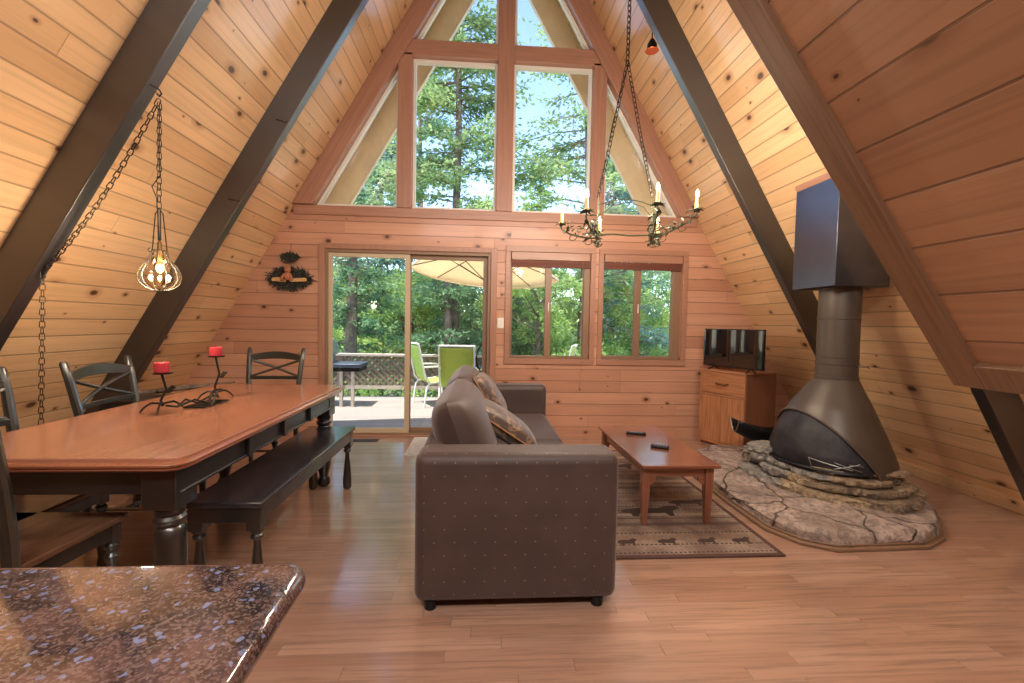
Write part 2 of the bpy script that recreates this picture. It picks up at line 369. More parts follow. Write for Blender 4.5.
# ================================================================== THE SETTING
K = 1.72; B = 3.66; AX = .19; WY = 4.888; Y0 = -3.6; Y1 = 5.55
SIN = K/math.sqrt(1+K*K); COS = 1/math.sqrt(1+K*K)
def sx(side, z, off=0.0): return AX+side*(B-off-z/K)      # x on the slope, off = horizontal distance inside
APEX = B*K
MB().box(-4.2, 4.6, Y0, WY+.06, -.12, 0).build('floor', laminate, grain=(1, 0, 0))['kind'] = 'structure'
for side, nm in ((-1, 'wall_left_slope'), (1, 'wall_right_slope')):
    t = .10
    MB().prism([(sx(side, 0), 0), (AX, APEX), (AX, APEX+t/COS), (sx(side, 0)+side*t/SIN, 0)], Y0, WY+.06, 'y').build(nm, pine_slope, grain=(0, 1, 0), kind='structure')
    MB().prism([(sx(side, -.3), -.3), (AX, APEX), (AX, APEX+t/COS), (sx(side, -.3)+side*t/SIN, -.3)], WY+.06, Y1, 'y').build('trim_%d' % (1 if side < 0 else 2), soffit_m, grain=(0, 1, 0), kind='structure')
    MB().prism([(sx(side, -.3)+side*.12/SIN, -.3), (AX, APEX+.12/COS), (AX, APEX+.17/COS), (sx(side, -.3)+side*.17/SIN, -.3)], Y0-.2, Y1+.02, 'y').build('roof_%s' % ('left' if side < 0 else 'right'), roofing, kind='structure')
# rear wall
MB().prism([(sx(-1, 0), 0), (sx(1, 0), 0), (AX, APEX)], Y0-.12, Y0, 'y').build('wall_rear', pine_wall, grain=(1, 0, 0), kind='structure')
# gable wall: lower part with openings
def wall_cells(mb, xs, zs, holes, y0, y1):
    for i in range(len(xs)-1):
        for j in range(len(zs)-1):
            cx, cz = (xs[i]+xs[i+1])/2, (zs[j]+zs[j+1])/2
            if any(h[0] < cx < h[1] and h[2] < cz < h[3] for h in holes): continue
            mb.box(xs[i], xs[i+1], y0, y1, zs[j], zs[j+1])
SILL = 2.49
holes = [(-1.70, .085, 0, 2.035), (.30, 1.20, .88, 2.06), (1.345, 2.26, .88, 2.06)]
w = MB(); xs = sorted({-1.99, 2.37} | {h[0] for h in holes} | {h[1] for h in holes}); zs = [0, .88, 2.035, 2.06, SILL]
wall_cells(w, xs, zs, holes, WY, WY+.12)
w.prism([(sx(-1, 0), 0), (-1.99, 0), (-1.99, SILL), (sx(-1, SILL), SILL)], WY, WY+.12, 'y')
w.prism([(sx(1, 0), 0), (2.37, 0), (2.37, SILL), (sx(1, SILL), SILL)], WY, WY+.12, 'y')
w.build('wall_back', pine_wall, grain=(1, 0, 0), kind='structure')
# gable timbers
tn = [2]
def struct(mb, mat, grain=None, bevel=0, name=None):
    tn[0] += 1; return mb.build(name or 'trim_%d' % tn[0], mat, grain=grain, bevel=bevel, kind='structure')
GY0, GY1 = WY-.035, WY+.11
for side in (-1, 1):
    o = .215
    struct(MB().prism([(sx(side, SILL), SILL), (AX, APEX), (AX, APEX-o*K), (sx(side, SILL, o), SILL)], GY0-.03, GY1, 'y'), beam_red, (COS*-side, 0, SIN), .006)
struct(MB().box(.127, .301, GY0, GY1, SILL, APEX-.5), beam_red, (0, 0, 1), .004)
struct(MB().box(-.935, -.785, GY0, GY1, SILL, 4.12), beam_red, (0, 0, 1), .004)
struct(MB().box(1.172, 1.322, GY0, GY1, SILL, 4.12), beam_red, (0, 0, 1), .004)
struct(MB().box(-.90, .127, GY0, GY1, 4.095, 4.262), beam_red, (1, 0, 0), .004)
struct(MB().box(.301, 1.28, GY0, GY1, 4.095, 4.262), beam_red, (1, 0, 0), .004)
struct(MB().box(sx(-1, SILL), sx(1, SILL), WY-.02, WY, SILL-.10, SILL), casing, (1, 0, 0), .003)
# gable windows: liner + pane
wi = [0]
def poly_window(poly, lin=.028):
    wi[0] += 1
    n = len(poly); cx = sum(p[0] for p in poly)/n; cz = sum(p[1] for p in poly)/n
    # inset polygon by lin
    def inset(d):
        out = []
        for i in range(n):
            p0, p1, p2 = Vector(poly[i-1]), Vector(poly[i]), Vector(poly[(i+1) % n])
            a = (p1-p0).normalized(); b2 = (p2-p1).normalized()
            na = Vector((-a.y, a.x)); nb = Vector((-b2.y, b2.x))
            if na.dot(Vector((cx, cz))-p1) < 0: na = -na
            if nb.dot(Vector((cx, cz))-p1) < 0: nb = -nb
            k = d/max(.2, (1+na.dot(nb))); out.append(tuple(p1+(na+nb)*k))
        return out
    inn = inset(lin)
    fr = MB()
    for i in range(n):
        j = (i+1) % n
        fr.prism([poly[i], poly[j], inn[j], inn[i]], WY+.035, WY+.10, 'y')
    root = fr.build('window_%d' % wi[0], vinyl_w, kind='structure')
    MB().prism(inset(lin-.004), WY+.062, WY+.068, 'y').build('window_pane', glass, root)
e = .002; o = .215
L_ = lambda z: sx(-1, z, o)+e
R_ = lambda z: sx(1, z, o)-e
zi = SILL+e
def zat(side, x): return (B-o-abs(x-AX))*K-e
poly_window([(L_(zi), zi), (-.935-e, zi), (-.935-e, zat(-1, -.935))])
poly_window([(-.785+e, zi), (.127-e, zi), (.127-e, 4.095-e), (-.785+e, 4.095-e)])
poly_window([(.301+e, zi), (1.172-e, zi), (1.172-e, 4.095-e), (.301+e, 4.095-e)])
poly_window([(1.322+e, zi), (R_(zi), zi), (1.322+e, zat(1, 1.322))])
poly_window([(L_(4.262+e), 4.262+e), (.127-e, 4.262+e), (.127-e, zat(-1, .127))])
poly_window([(.301+e, 4.262+e), (R_(4.262+e), 4.262+e), (.301+e, zat(1, .301))])
# sliding windows
def slider(x0, x1, z0, z1, xm, xg0, xg1, zg0, shade_label):
    wi[0] += 1; y0, y1 = WY+.03, WY+.10
    f = MB(); f.box(x0, xg0, y0, y1, z0, z1); f.box(xg1, x1, y0, y1, z0, z1); f.box(xg0, xg1, y0, y1, z0, zg0); f.box(xg0, xg1, y0, y1, z1-.045, z1)
    root = f.build('window_%d' % wi[0], vinyl_t, kind='structure', bevel=.003)
    MB().box(xm-.036, xm+.034, y0-.004, y0+.05, zg0, z1-.045).build('meeting_stile', vinyl_t, root, bevel=.003)
    MB().box(xm+.0, xm+.012, y0-.012, y0-.004, (z0+z1)/2-.06, (z0+z1)/2+.04).build('latch', vinyl_w, root)
    MB().box(xg0, xm-.036, WY+.06, WY+.066, zg0, z1-.045).build('window_pane', glass, root)
    MB().box(xm+.034, xg1, WY+.078, WY+.084, zg0, z1-.045).build('window_pane', glass, root)
    # casing on the wall face
    c = MB(); a0, a1, b0, b1 = x0-.055, x1+.055, z0-.065, z1+.06
    c.box(a0, a1, WY-.02, WY, b0, z0); c.box(a0, a1, WY-.02, WY, z1, b1); c.box(a0, x0, WY-.02, WY, z0, z1); c.box(x1, a1, WY-.02, WY, z0, z1)
    c.box(x0, x1, WY, WY+.03, z0-.012, z0)
    struct(c, casing, (1, 0, 0), .003)
slider(.30, 1.20, .88, 2.06, .73, .325, 1.135, .908, '')
slider(1.345, 2.26, .88, 2.06, 1.757, 1.36, 2.165, .92, '')
# sliding door
dr = MB(); y0, y1 = WY+.0, WY+.11
dr.box(-1.70, -1.672, y0, y1, 0, 2.035); dr.box(.052, .085, y0, y1, 0, 2.035); dr.box(-1.672, .052, y0, y1, 2.0, 2.035); dr.box(-1.672, .052, y0, y1, 0, .03)
door = dr.build('door_1', vinyl_t, kind='structure', bevel=.003)
def leafp(xa, xb, yy, nm, ws=(.045, .045)):
    f = MB(); f.box(xa, xa+ws[0], yy, yy+.035, .03, 2.0); f.box(xb-ws[1], xb, yy, yy+.035, .03, 2.0); f.box(xa+ws[0], xb-ws[1], yy, yy+.035, .03, .082); f.box(xa+ws[0], xb-ws[1], yy, yy+.035, 1.955, 2.0)
    q = f.build(nm, vinyl_t if nm == 'sliding_panel' else vinyl, door, bevel=.003)
    MB().box(xa+ws[0], xb-ws[1], yy+.014, yy+.020, .082, 1.955).build('glass_pane', glass, q); return q
leafp(-1.672, -.80, WY+.02, 'fixed_panel', (.04, .052))
sp = leafp(-.845, .052, WY+.062, 'sliding_panel', (.052, .052))
hd = MB(); hd.tube([(-.02+.0, WY+.055, .74), (-.05, WY+.02, .78), (-.065, WY+.008, .86), (-.05, WY+.02, .95), (-.02, WY+.055, 1.0)], .009, 8)
hd.build('door_handle', black_metal, door)
struct(MB().box(-1.76, -1.70, WY-.02, WY, 0, 2.09).box(.085, .15, WY-.02, WY, 0, 2.09).box(-1.70, .085, WY-.02, WY, 2.035, 2.09), casing, (0, 0, 1), .003)
struct(MB().box(-1.70, .085, WY-.05, WY+.0, 0, .016), casing, (1, 0, 0), .003)
# rafters (two pairs in view, two behind)
for yr in (2.50, 3.73, 1.27, .04, -1.19, -2.42):
    for side in (-1, 1):
        o = .228
        struct(MB().prism([(sx(side, 0), 0), (AX, APEX), (AX, APEX-o*K), (sx(side, 0, o), 0)], yr, yr+.08, 'y'), rafter_m, (COS*-side, 0, SIN), .004, name='trim_%d' % (tn[0]))
# barge rafters outside
for side in (-1, 1):
    o = .31
    struct(MB().prism([(sx(side, -.3), -.3), (AX, APEX), (AX, APEX-o*K), (sx(side, -.3, o), -.3)], Y1-.07, Y1+.0, 'y'), cream_paint, (COS*-side, 0, SIN))
# furred-in panel low on the right, nearest the camera (flatter than the roof slope)
PY = 1.35; PB = .55
px0, pz0 = 1.559, 1.09
pslope = Vector((.73-1.559, 0, 2.275-1.09)).normalized(); pn = Vector((pslope.z, 0, -pslope.x))   # pn points up and out, away from the room
def strip(sa, sb, d0, d1):
    q = lambda a, d: (px0+pslope.x*a+pn.x*d, pz0+pslope.z*a+pn.z*d)
    return [q(sa, d0), q(sb, d0), q(sb, d1), q(sa, d1)]
struct(MB().prism(strip(.03, 1.75, .022, .05), PB, PY-.01, 'y'), pine_panel, (0, 1, 0), name='wall_stair_underside')
struct(MB().prism(strip(0, 1.75, 0, .05), PY-.095, PY, 'y').prism(strip(0, .088, 0, .05), PB, PY-.095, 'y'), trim_brown, (pslope.x, 0, pslope.z), .003)
# baseboards
struct(MB().box(sx(-1, 0)+.1, -1.76, WY-.015, WY, 0, .06), casing, (1, 0, 0), .003, name='baseboard_back')
for side, nm in ((-1, 'baseboard_left'), (1, 'baseboard_right')):
    struct(MB().prism([(sx(side, 0, .075), 0), (sx(side, 0), 0), (sx(side, .10), .10), (sx(side, .10, .055), .10)], Y0, WY, 'y'), pine_slope, (0, 1, 0), .004, name=nm)
# light switch and floor vent
sw = thing('light_switch', 'cream light switch plate between the glass door and the window', 'light switch', (.20, WY, 1.27))
MB().box(-.036, .036, -.007, 0, -.058, .058).build('switch_plate', white_plastic, sw, bevel=.002)
MB().box(-.006, .006, -.016, -.007, -.012, .012).build('toggle', white_plastic, sw)
ve = thing('floor_vent', 'dark slotted floor vent near the glass door', 'vent', (-1.22, 4.70, 0))
MB().box(-.14, .14, -.055, .055, 0, .004).build('vent_frame', plain('vent_brown', (74, 58, 46), .5), ve)
s_ = MB()
for i in range(12): s_.box(-.12+i*.02, -.108+i*.02, -.04, .04, .004, .006)
s_.build('grille', black_metal, ve)
tag(MB().box(-.72, -.46, 4.15, 4.80, 0, .012).build('doormat', plain('mat_cream', (214, 208, 196), .8, noise=.06, scale=30)), 'pale doormat on the floor behind the sofa by the glass door', 'mat')

exec_parts = []
# ================================================================== DINING TABLE
TX0, TX1, TY0, TY1 = -2.05, -1.07, 1.635, 3.54
tb = thing('dining_table', 'long cherry-topped dining table with black turned legs', 'table', ((TX0+TX1)/2, (TY0+TY1)/2, 0))
hx, hy = (TX1-TX0)/2, (TY1-TY0)/2
def chamf(hx, hy, c, d): # chamfered rect inset by d
    x, y = hx-d, hy-d; c = c-d*.4; q = []
    for (sx_, sy_, fl) in ((1, -1, 0), (1, 1, 1), (-1, 1, 0), (-1, -1, 1)):
        a = [(sx_*x, sy_*(y-c)), (sx_*(x-c*.18), sy_*(y-c*.42)), (sx_*(x-c*.42), sy_*(y-c*.18)), (sx_*(x-c), sy_*y)]
        q += a if fl else a[::-1]
    return q
MB().prism(chamf(hx, hy, .065, .012), .742, .76, 'z').build('tabletop', table_wood, tb, grain=(0, 1, 0), bevel=.003)
ed = MB(); prof = [(.012, .745), (.004, .742), (0, .735), (.003, .727), (.012, .724), (.010, .716), (.018, .708), (.03, .705)]
rings = [[(x, y, z) for x, y in chamf(hx, hy, .065, d)] for d, z in prof]; nn_ = len(rings[0])
vs = [p for r_ in rings for p in r_]; fs = [(i*nn_+k, i*nn_+(k+1) % nn_, (i+1)*nn_+(k+1) % nn_, (i+1)*nn_+k) for i in range(len(rings)-1) for k in range(nn_)]
fs += [tuple(range(nn_)), tuple((len(rings)-1)*nn_+k for k in range(nn_))]
ed.add(vs, fs).build('table_edge', table_edge, tb, grain=(0, 1, 0), smooth=50)
ap = MB(); ix, iy = hx-.066, hy-.085
ap.box(-ix, ix, -iy, -iy+.022, .60, .705).box(-ix, ix, iy-.022, iy, .60, .705).box(-ix, -ix+.022, -iy, iy, .60, .705).box(ix-.022, ix, -iy, iy, .60, .705)
for sgn in (-1, 1):
    ap.box(min(sgn*ix, sgn*(ix+.008)), max(sgn*ix, sgn*(ix+.008)), -iy, iy, .60, .612)
ap.build('apron', black_wood, tb, bevel=.003)
for yy in (-.38, .0, .38):
    MB().box(ix, ix+.02, yy-.018, yy+.018, .60, .705).build('apron_bracket', black_wood, tb, bevel=.003)
legp = [(.030, 0), (.045, .015), (.046, .05), (.032, .075), (.036, .10), (.050, .16), (.055, .30), (.054, .42), (.050, .455), (.040, .468), (.052, .480), (.055, .495), (.042, .510), (.050, .520), (.050, .535), (.038, .55)]
for ax in (-1, 1):
    for ay in (-1, 1):
        l = MB(); cx, cy = ax*(hx-.125), ay*(hy-.125)
        l.lathe(legp, (cx, cy, 0), 20); l.box(cx-.062, cx+.062, cy-.062, cy+.062, .545, .705)
        l.build('leg', black_wood, tb, bevel=.003)
# ================================================================== BENCH
bn = thing('dining_bench', 'long black wooden bench with turned legs beside the table', 'bench', (-1.125, 2.685, 0))
bx_, by_ = .170, .715
MB().box(-bx_, bx_, -by_, by_, .435, .462).build('bench_seat', wood('bench_top_black', (44, 42, 46), rough=.22, grain=.2, coat=.6, gs=(2, 20), c2=(62, 58, 60)), bn, grain=(0, 1, 0), bevel=.006)
MB().box(-bx_+.015, bx_-.015, -by_+.015, -by_+.037, .365, .435).box(-bx_+.015, bx_-.015, by_-.037, by_-.015, .365, .435).box(-bx_+.015, -bx_+.037, -by_+.037, by_-.037, .365, .435).box(bx_-.037, bx_-.015, -by_+.037, by_-.037, .365, .435).build('bench_apron', black_wood, bn, bevel=.003)
blp = [(.020, 0), (.030, .01), (.032, .06), (.026, .14), (.016, .24), (.014, .275), (.026, .285), (.028, .295), (.018, .305), (.03, .315), (.03, .33)]
for ax in (-1, 1):
    for ay in (-1, 1):
        l = MB(); cx, cy = ax*(bx_-.045), ay*(by_-.05)
        l.lathe(blp, (cx, cy, 0), 16); l.box(cx-.032, cx+.032, cy-.032, cy+.032, .325, .435); l.build('leg', black_wood, bn, bevel=.003)
# ================================================================== CHAIRS
frame_black = wood('chair_black', (28, 29, 26), rough=.38, grain=.12, coat=1.0, gs=(4, 40), c2=(48, 44, 36), spec=.8, coatr=.2)
def make_chair():
    t = thing('dining_chair', '', 'chair')
    # seat, dished front edge
    se = MB(); pts = [(-.235, .22), (.235, .22), (.215, -.20), (-.215, -.20)]
    se.prism(pts, .425, .452, 'z'); se.build('seat', seat_wood, t, grain=(0, 1, 0), bevel=.008, seg=3)
    fr = MB(); fr.box(-.205, .205, .175, .195, .365, .425).box(-.19, .19, -.195, -.175, .365, .425)
    fr.prism([(-.215, .19), (-.195, .19), (-.175, -.19), (-.195, -.19)], .365, .425, 'z'); fr.prism([(.195, .19), (.215, .19), (.195, -.19), (.175, -.19)], .365, .425, 'z')
    fr.build('seat_frame', frame_black, t, bevel=.002)
    lp = [(.014, 0), (.020, .01), (.022, .05), (.016, .09), (.020, .13), (.021, .20), (.016, .25), (.024, .275), (.026, .29), (.015, .305), (.025, .32), (.025, .335), (.017, .345), (.024, .36)]
    for s in (-1, 1):
        l = MB(); l.lathe(lp, (s*.195, .175, 0), 14); l.box(s*.195-.022, s*.195+.022, .153, .197, .35, .425); l.build('leg', frame_black, t, bevel=.002)
        p = MB(); pp = [(s*.20, -.245, 0), (s*.20, -.215, .2), (s*.20, -.205, .42), (s*.205, -.215, .55), (s*.215, -.24, .72), (s*.226, -.275, .9), (s*.232, -.30, 1.0), (s*.233, -.303, 1.012)]
        p.tube(pp, [.019, .021, .023, .023, .022, .021, .018, .010], 10, up=(0, 1, 0)); p.build('back_post', frame_black, t)
    def bowed(za, zb, wa, wb, arch, y, th=.018, bow=.03):
        g = MB(); n = 13; vs = []; fs = []
        for i in range(n):
            u = -1+2*i/(n-1); yy = y-bow*(1-u*u); z1 = zb+arch*(1-u*u); z0 = za+arch*.55*(1-u*u); x = u*(wa+wb)/2
            vs += [(x, yy-th/2, z0), (x, yy+th/2, z0), (x, yy+th/2, z1), (x, yy-th/2, z1)]
        for i in range(n-1):
            a = i*4; b_ = a+4; fs += [(a+k, a+(k+1) % 4, b_+(k+1) % 4, b_+k) for k in range(4)]
        fs += [(0, 1, 2, 3), ((n-1)*4, (n-1)*4+3, (n-1)*4+2, (n-1)*4+1)]
        return g.add(vs, fs)
    bowed(.895, .945, .222, .222, .035, -.278).build('crest_rail', frame_black, t, bevel=.003)
    bowed(.735, .765, .212, .212, .0, -.243, bow=.02).build('lower_rail', frame_black, t, bevel=.003)
    for s in (-1, 1):
        cb = MB(); n = 9
        cb.tube([(-s*.212+s*.424*i/(n-1), -.246-.032*(i/(n-1))-.026*math.sin(math.pi*i/(n-1))-s*.004, .76+.145*i/(n-1)) for i in range(n)], .0115, 6)
        cb.build('cross_bar', frame_black, t)
    for s in (-1, 1):
        MB().tube([(s*.195, .175, .16), (s*.20, -.215, .16)], .010, 8).build('stretcher', frame_black, t)
    MB().tube([(-.195, -.02, .16), (.195, -.02, .16)], .010, 8).build('stretcher', frame_black, t)
    return t
ch = make_chair(); G = 'black cross-back dining chairs round the long table'
ch['group'] = G
ch.location = (-2.02, 2.83, 0); ch.rotation_euler = (0, 0, R(-88)); ch['label'] = 'black cross-back chair on the far side of the table, back fully in view'
dup(ch, (-2.03, 2.06, 0), R(-90), 'black cross-back chair on the far side of the table, cut by the left picture edge', G)
dup(ch, (-1.83, 3.76, 0), R(180), 'black cross-back chair at the far head of the table, facing the camera', G)
dup(ch, (-1.70, 1.70, 0), R(-1), 'black chair with brown seat at the near end of the table, behind the granite counter', G)
# ================================================================== CANDELABRUM
cs = thing('candle_holder', 'twisted dark iron branch candle holder standing on the dining table', 'candle holder', (-1.60, 2.66, .761))
def stem(x, y, h, nm='candle_stem'):
    g = MB(); random.seed(int(x*100)); g.tube([(x, y, .03), (x-.012, y, h*.3), (x+.01, y+.01, h*.6), (x-.004, y, h)], [.007, .006, .006, .006], 8)
    for a in (200, 290, 60):
        dx, dy = math.cos(R(a)), math.sin(R(a)); g.tube([(x, y, .045), (x+.05*dx, y+.05*dy, .05), (x+.08*dx, y+.08*dy, .03), (x+.10*dx, y+.10*dy, .004)], [.006, .006, .005, .004], 7)
    g.build(nm, iron, cs)
    MB().lathe([(.004, h), (.042, h+.004), (.048, h+.010), (.040, h+.008), (.004, h+.007)], (x, y, 0), 20).build('drip_pan', iron, cs)
    l = MB(); 
    for k in range(3):
        l.sphere((x+.03+.01*k, y, h*.55+.012*k), .012, 8, 5, (1.3, .6, .8))
    l.tube([(x+.004, y, h*.5), (x+.03, y, h*.55)], .003, 6); l.build('leaf_ornament', iron, cs)
stem(-.10, -.20, .20); stem(-.055, .20, .26)
br = MB()
for dy in (-.02, .03):
    br.tube([(-.10, -.18, .03), (-.055, -.16, .02), (-.03+dy, -.10, .05), (.0+dy, -.04, .02), (.02, .02, .055), (-.01-dy, .10, .03), (-.055, .17, .06)], .006, 7)
br.tube([(-.055, .18, .06), (.02, .12, .075), (.05, .02, .07), (.055, -.04, .004)], .005, 7)
br.build('branch', iron, cs)
lf = MB(); random.seed(5)
for k in range(7):
    a = -.09+k*.032; lf.box(-.06, .05, -.010, .010, .004, .009, Matrix.Translation((0, a, 0)) @ RZ(random.uniform(-.6, .6)))
lf.tube([(-.06, -.10, .006), (.055, -.10, .006), (.055, .13, .006), (-.06, .13, .006), (-.06, -.10, .006)], .004, 6)
lf.build('leaf_tray', iron, cs)
wax = plain('red_wax', (188, 56, 68), .35, coat=.3)
for (x, y, h, lab) in ((-1.704, -.20, .20, 'red pillar candle on the nearer, lower drip pan of the iron holder'), (-1.659, .20, .26, 'red pillar candle on the farther, taller stem of the iron holder')):
    cn = thing('candle', lab, 'candle', (x, 2.66+y, .761+h+.012), group='red candles on the iron holder')
    MB().lathe([(.001, .002), (.033, 0), (.035, .004), (.035, .050), (.031, .054), (.026, .050), (.001, .049)], seg=20).build('wax_body', wax, cn)
    MB().tube([(0, 0, .049), (.001, 0, .062)], .0015, 5).build('wick', black_metal, cn)
# ================================================================== DARK LOW CHEST + BRANCH BEHIND TABLE
cc = thing('storage_chest', 'low black chest standing behind the table against the left slope', 'chest', (-2.52, 3.40, 0), R(10))
MB().box(-.17, .17, -.14, .14, .03, .655).build('chest_body', black_wood, cc, bevel=.006)
MB().box(-.185, .185, -.155, .155, .655, .675).build('lid', black_wood, cc, bevel=.004)
dw = MB(); dw.tube([(-2.60, 3.45, .695), (-2.48, 3.52, .70), (-2.35, 3.60, .715), (-2.22, 3.72, .72), (-2.08, 3.85, .73)], [.016, .02, .022, .016, .008], 8)
dw.tube([(-2.48, 3.52, .70), (-2.42, 3.48, .71), (-2.33, 3.5, .73)], [.014, .012, .006], 7)
tag(dw.build('driftwood_branch', bark), 'dark knobbly branch lying on top of the black chest', 'branch')
# ================================================================== SOFA
so = thing('sofa', 'brown two-cushion sofa with dotted outer fabric facing the coffee table', 'sofa', (-.282, 1.872, 0))
Ls, Ws = 2.30, .90
def rbox(x0, x1, y0, y1, z0, z1, r, nm, mat, seg=4, par=so, M=None, sub=0, grain=None):
    return MB().box(x0, x1, y0, y1, z0, z1, M).build(nm, mat, par, bevel=r, seg=seg, grain=grain, smooth=60)
rbox(0, Ws, 0, .20, .045, .703, .045, 'near_arm', sofa_dot, grain=(1, 0, 0))
rbox(0, Ws-.02, Ls-.20, Ls, .045, .705, .045, 'far_arm', sofa_m)
rbox(0, .16, .20, Ls-.20, .045, .68, .04, 'sofa_back', sofa_m)
rbox(.16, Ws-.05, .20, Ls-.20, .06, .30, .02, 'seat_base', sofa_m)
mid = (.20+Ls-.20)/2
for a, b_ in ((.205, mid-.004), (mid+.004, Ls-.205)):
    rbox(.14, Ws-.03, a, b_, .302, .455, .045, 'seat_cushion', sofa_m, 5)
def cushion(w, h, t, puff=.75, n=28, corner=.10, ex=.55):
    g = MB()
    for s in (-1, 1):
        def f(u, v):
            a, b_ = u*2-1, v*2-1
            k = 1-corner*(abs(a)**3)*(abs(b_)**3)
            e1 = max(0, 1-abs(a)**3.0); e2 = max(0, 1-abs(b_)**3.0)
            pin = 1-.06*(1-abs(a)**2)*abs(b_)**6
            pin2 = 1-.06*(1-abs(b_)**2)*abs(a)**6
            return (a*w/2*k*pin2, s*t/2*(e1*e2)**ex, b_*h/2*k*pin)
        g.grid(f, n, n)
    return g
def place(mb, M): mb.v = [tuple(M @ Vector(v)) for v in mb.v]; return mb
# back cushions: fat pillows leaning back over the frame.  local: x=width, y=thickness, z=height
for yc in (.67, 1.62):
    M = Matrix.Translation((.195, yc, .665)) @ Matrix.Rotation(R(-20), 4, 'Y') @ RZ(R(90))
    g = place(cushion(.96, .50, .31, corner=.06, ex=.5), M)
    g.build('back_cushion', sofa_m, so, smooth=80)
for (x, y) in ((.07, .05), (Ws-.08, .05), (.05, Ls-.08), (Ws-.07, Ls-.08)):
    MB().lathe([(.022, 0), (.026, .004), (.028, .045)], (x, y, 0), 14).build('leg', black_metal, so)
def pillow(lab, c, tilt, yaw, wd=.43):
    M = Matrix.Translation(c) @ RZ(yaw) @ Matrix.Rotation(tilt, 4, 'Y') @ RZ(R(90))
    p = thing('throw_pillow', lab, 'pillow', c, group='patterned throw pillows on the sofa')
    M = RZ(yaw) @ Matrix.Rotation(tilt, 4, 'Y') @ RZ(R(90))
    place(cushion(wd, wd, .15, corner=.05, ex=.5), M).build('pillow_cover', pil_mt, p, smooth=80)
    n = 40; pts = []
    for i in range(n+1):
        q = i/n*4; s_ = int(q) % 4; f = (q-int(q))*2-1
        a, b_ = [(f, -1), (1, f), (-f, 1), (-1, -f)][s_]; k = 1-.05*abs(a)**3*abs(b_)**3
        pts.append(M @ Vector((a*wd/2*k, 0, b_*wd/2*k)))
    MB().tube(pts, .005, 6).build('piping', plain('pillow_piping', (150, 104, 64), .5), p)
pillow('patterned throw pillow lying slumped by the near arm of the sofa', (.135, 2.60, .668), R(-56), R(4))
pillow('patterned throw pillow standing upright near the far arm of the sofa', (.065, 3.30, .715), R(-33), R(-6), .40)
# ================================================================== RUG
rug_mt, nt, b = new_mat('rug_weave'); u, v = UV(nt)
nz1 = NOISE(nt, COMB(nt, u, v, 0), 60, 3, .7); big = NOISE(nt, COMB(nt, u, v, 0), 5, 3, .6)
base = MIX(nt, RAMP(nt, big, .35, .65), S2L((160, 140, 124)), S2L((124, 102, 94)))
vm = MA(nt, 'MODULO', MA(nt, 'ADD', u, 10.0), .62)      # u runs along the long side
def band(lo, hi, col, a=1.0, dash=None):
    global base
    msk = MA(nt, 'MULTIPLY', MA(nt, 'GREATER_THAN', vm, lo), MA(nt, 'LESS_THAN', vm, hi))
    if dash: msk = MA(nt, 'MULTIPLY', msk, MA(nt, 'GREATER_THAN', MA(nt, 'FRACT', MA(nt, 'MULTIPLY', v, dash)), .45))
    base = MIX(nt, MA(nt, 'MULTIPLY', msk, a), base, S2L(col))
band(.02, .032, (70, 52, 46), 1, 38); band(.075, .13, (140, 112, 92), .5); band(.16, .172, (70, 52, 46), 1, 38)
band(.26, .30, (92, 70, 60), .7); band(.36, .368, (70, 52, 46)); band(.40, .44, (188, 170, 142), .7); band(.48, .492, (64, 50, 46), 1, 38); band(.55, .562, (64, 50, 46), 1, 38)
base = MIX(nt, RAMP(nt, nz1, .4, .7, 0, .4), base, S2L((84, 66, 56)))
nt.links.new(base, b.inputs['Base Color']); b.inputs['Roughness'].default_value = .9; BUMP(nt, nz1, b, .4, .004)
rug_b = plain('rug_border', (88, 62, 56), .9, noise=.15, scale=60); rug_fig = plain('rug_figure', (74, 58, 52), .9, noise=.2, scale=60)
rg = thing('area_rug', 'patterned brown lodge rug with animal figures under the coffee table', 'rug', (0, 0, 0))
RX0, RX1, RY0, RY1 = .26, 1.705, 2.285, 4.30
MB().box(RX0+.02, RX1-.02, RY0+.02, RY1-.02, 0, .009).build('rug_field', rug_mt, rg, grain=(0, 1, 0))
MB().box(RX0, RX1, RY0, RY0+.03, 0, .011).box(RX0, RX1, RY1-.03, RY1, 0, .011).box(RX0, RX0+.03, RY0+.03, RY1-.03, 0, .011).box(RX1-.03, RX1, RY0+.03, RY1-.03, 0, .011).build('rug_border', rug_b, rg, bevel=.004)
beast = [(-.10, .0), (-.085, .02), (-.04, .03), (.03, .028), (.07, .045), (.10, .04), (.105, .025), (.08, .015), (.07, -.005), (.065, -.03), (.05, -.03), (.045, -.008), (-.04, -.008), (-.05, -.03), (-.07, -.03), (-.07, -.008)]
for cx in (.62, .86, 1.1, 1.34, 1.55):
    MB().prism([(cx+x*.6, 2.45+y*1.1) for x, y in beast], .009, .0105, 'z').build('woven_animal', rug_fig, rg)
for cx, cy, s in ((1.16, 2.86, 2.1), (1.48, 3.0, 1.4), (.7, 3.3, 1.8), (1.2, 3.8, 2)):
    MB().prism([(cx+x*s, cy+y*s) for x, y in beast], .009, .0105, 'z').build('woven_animal', rug_fig, rg)
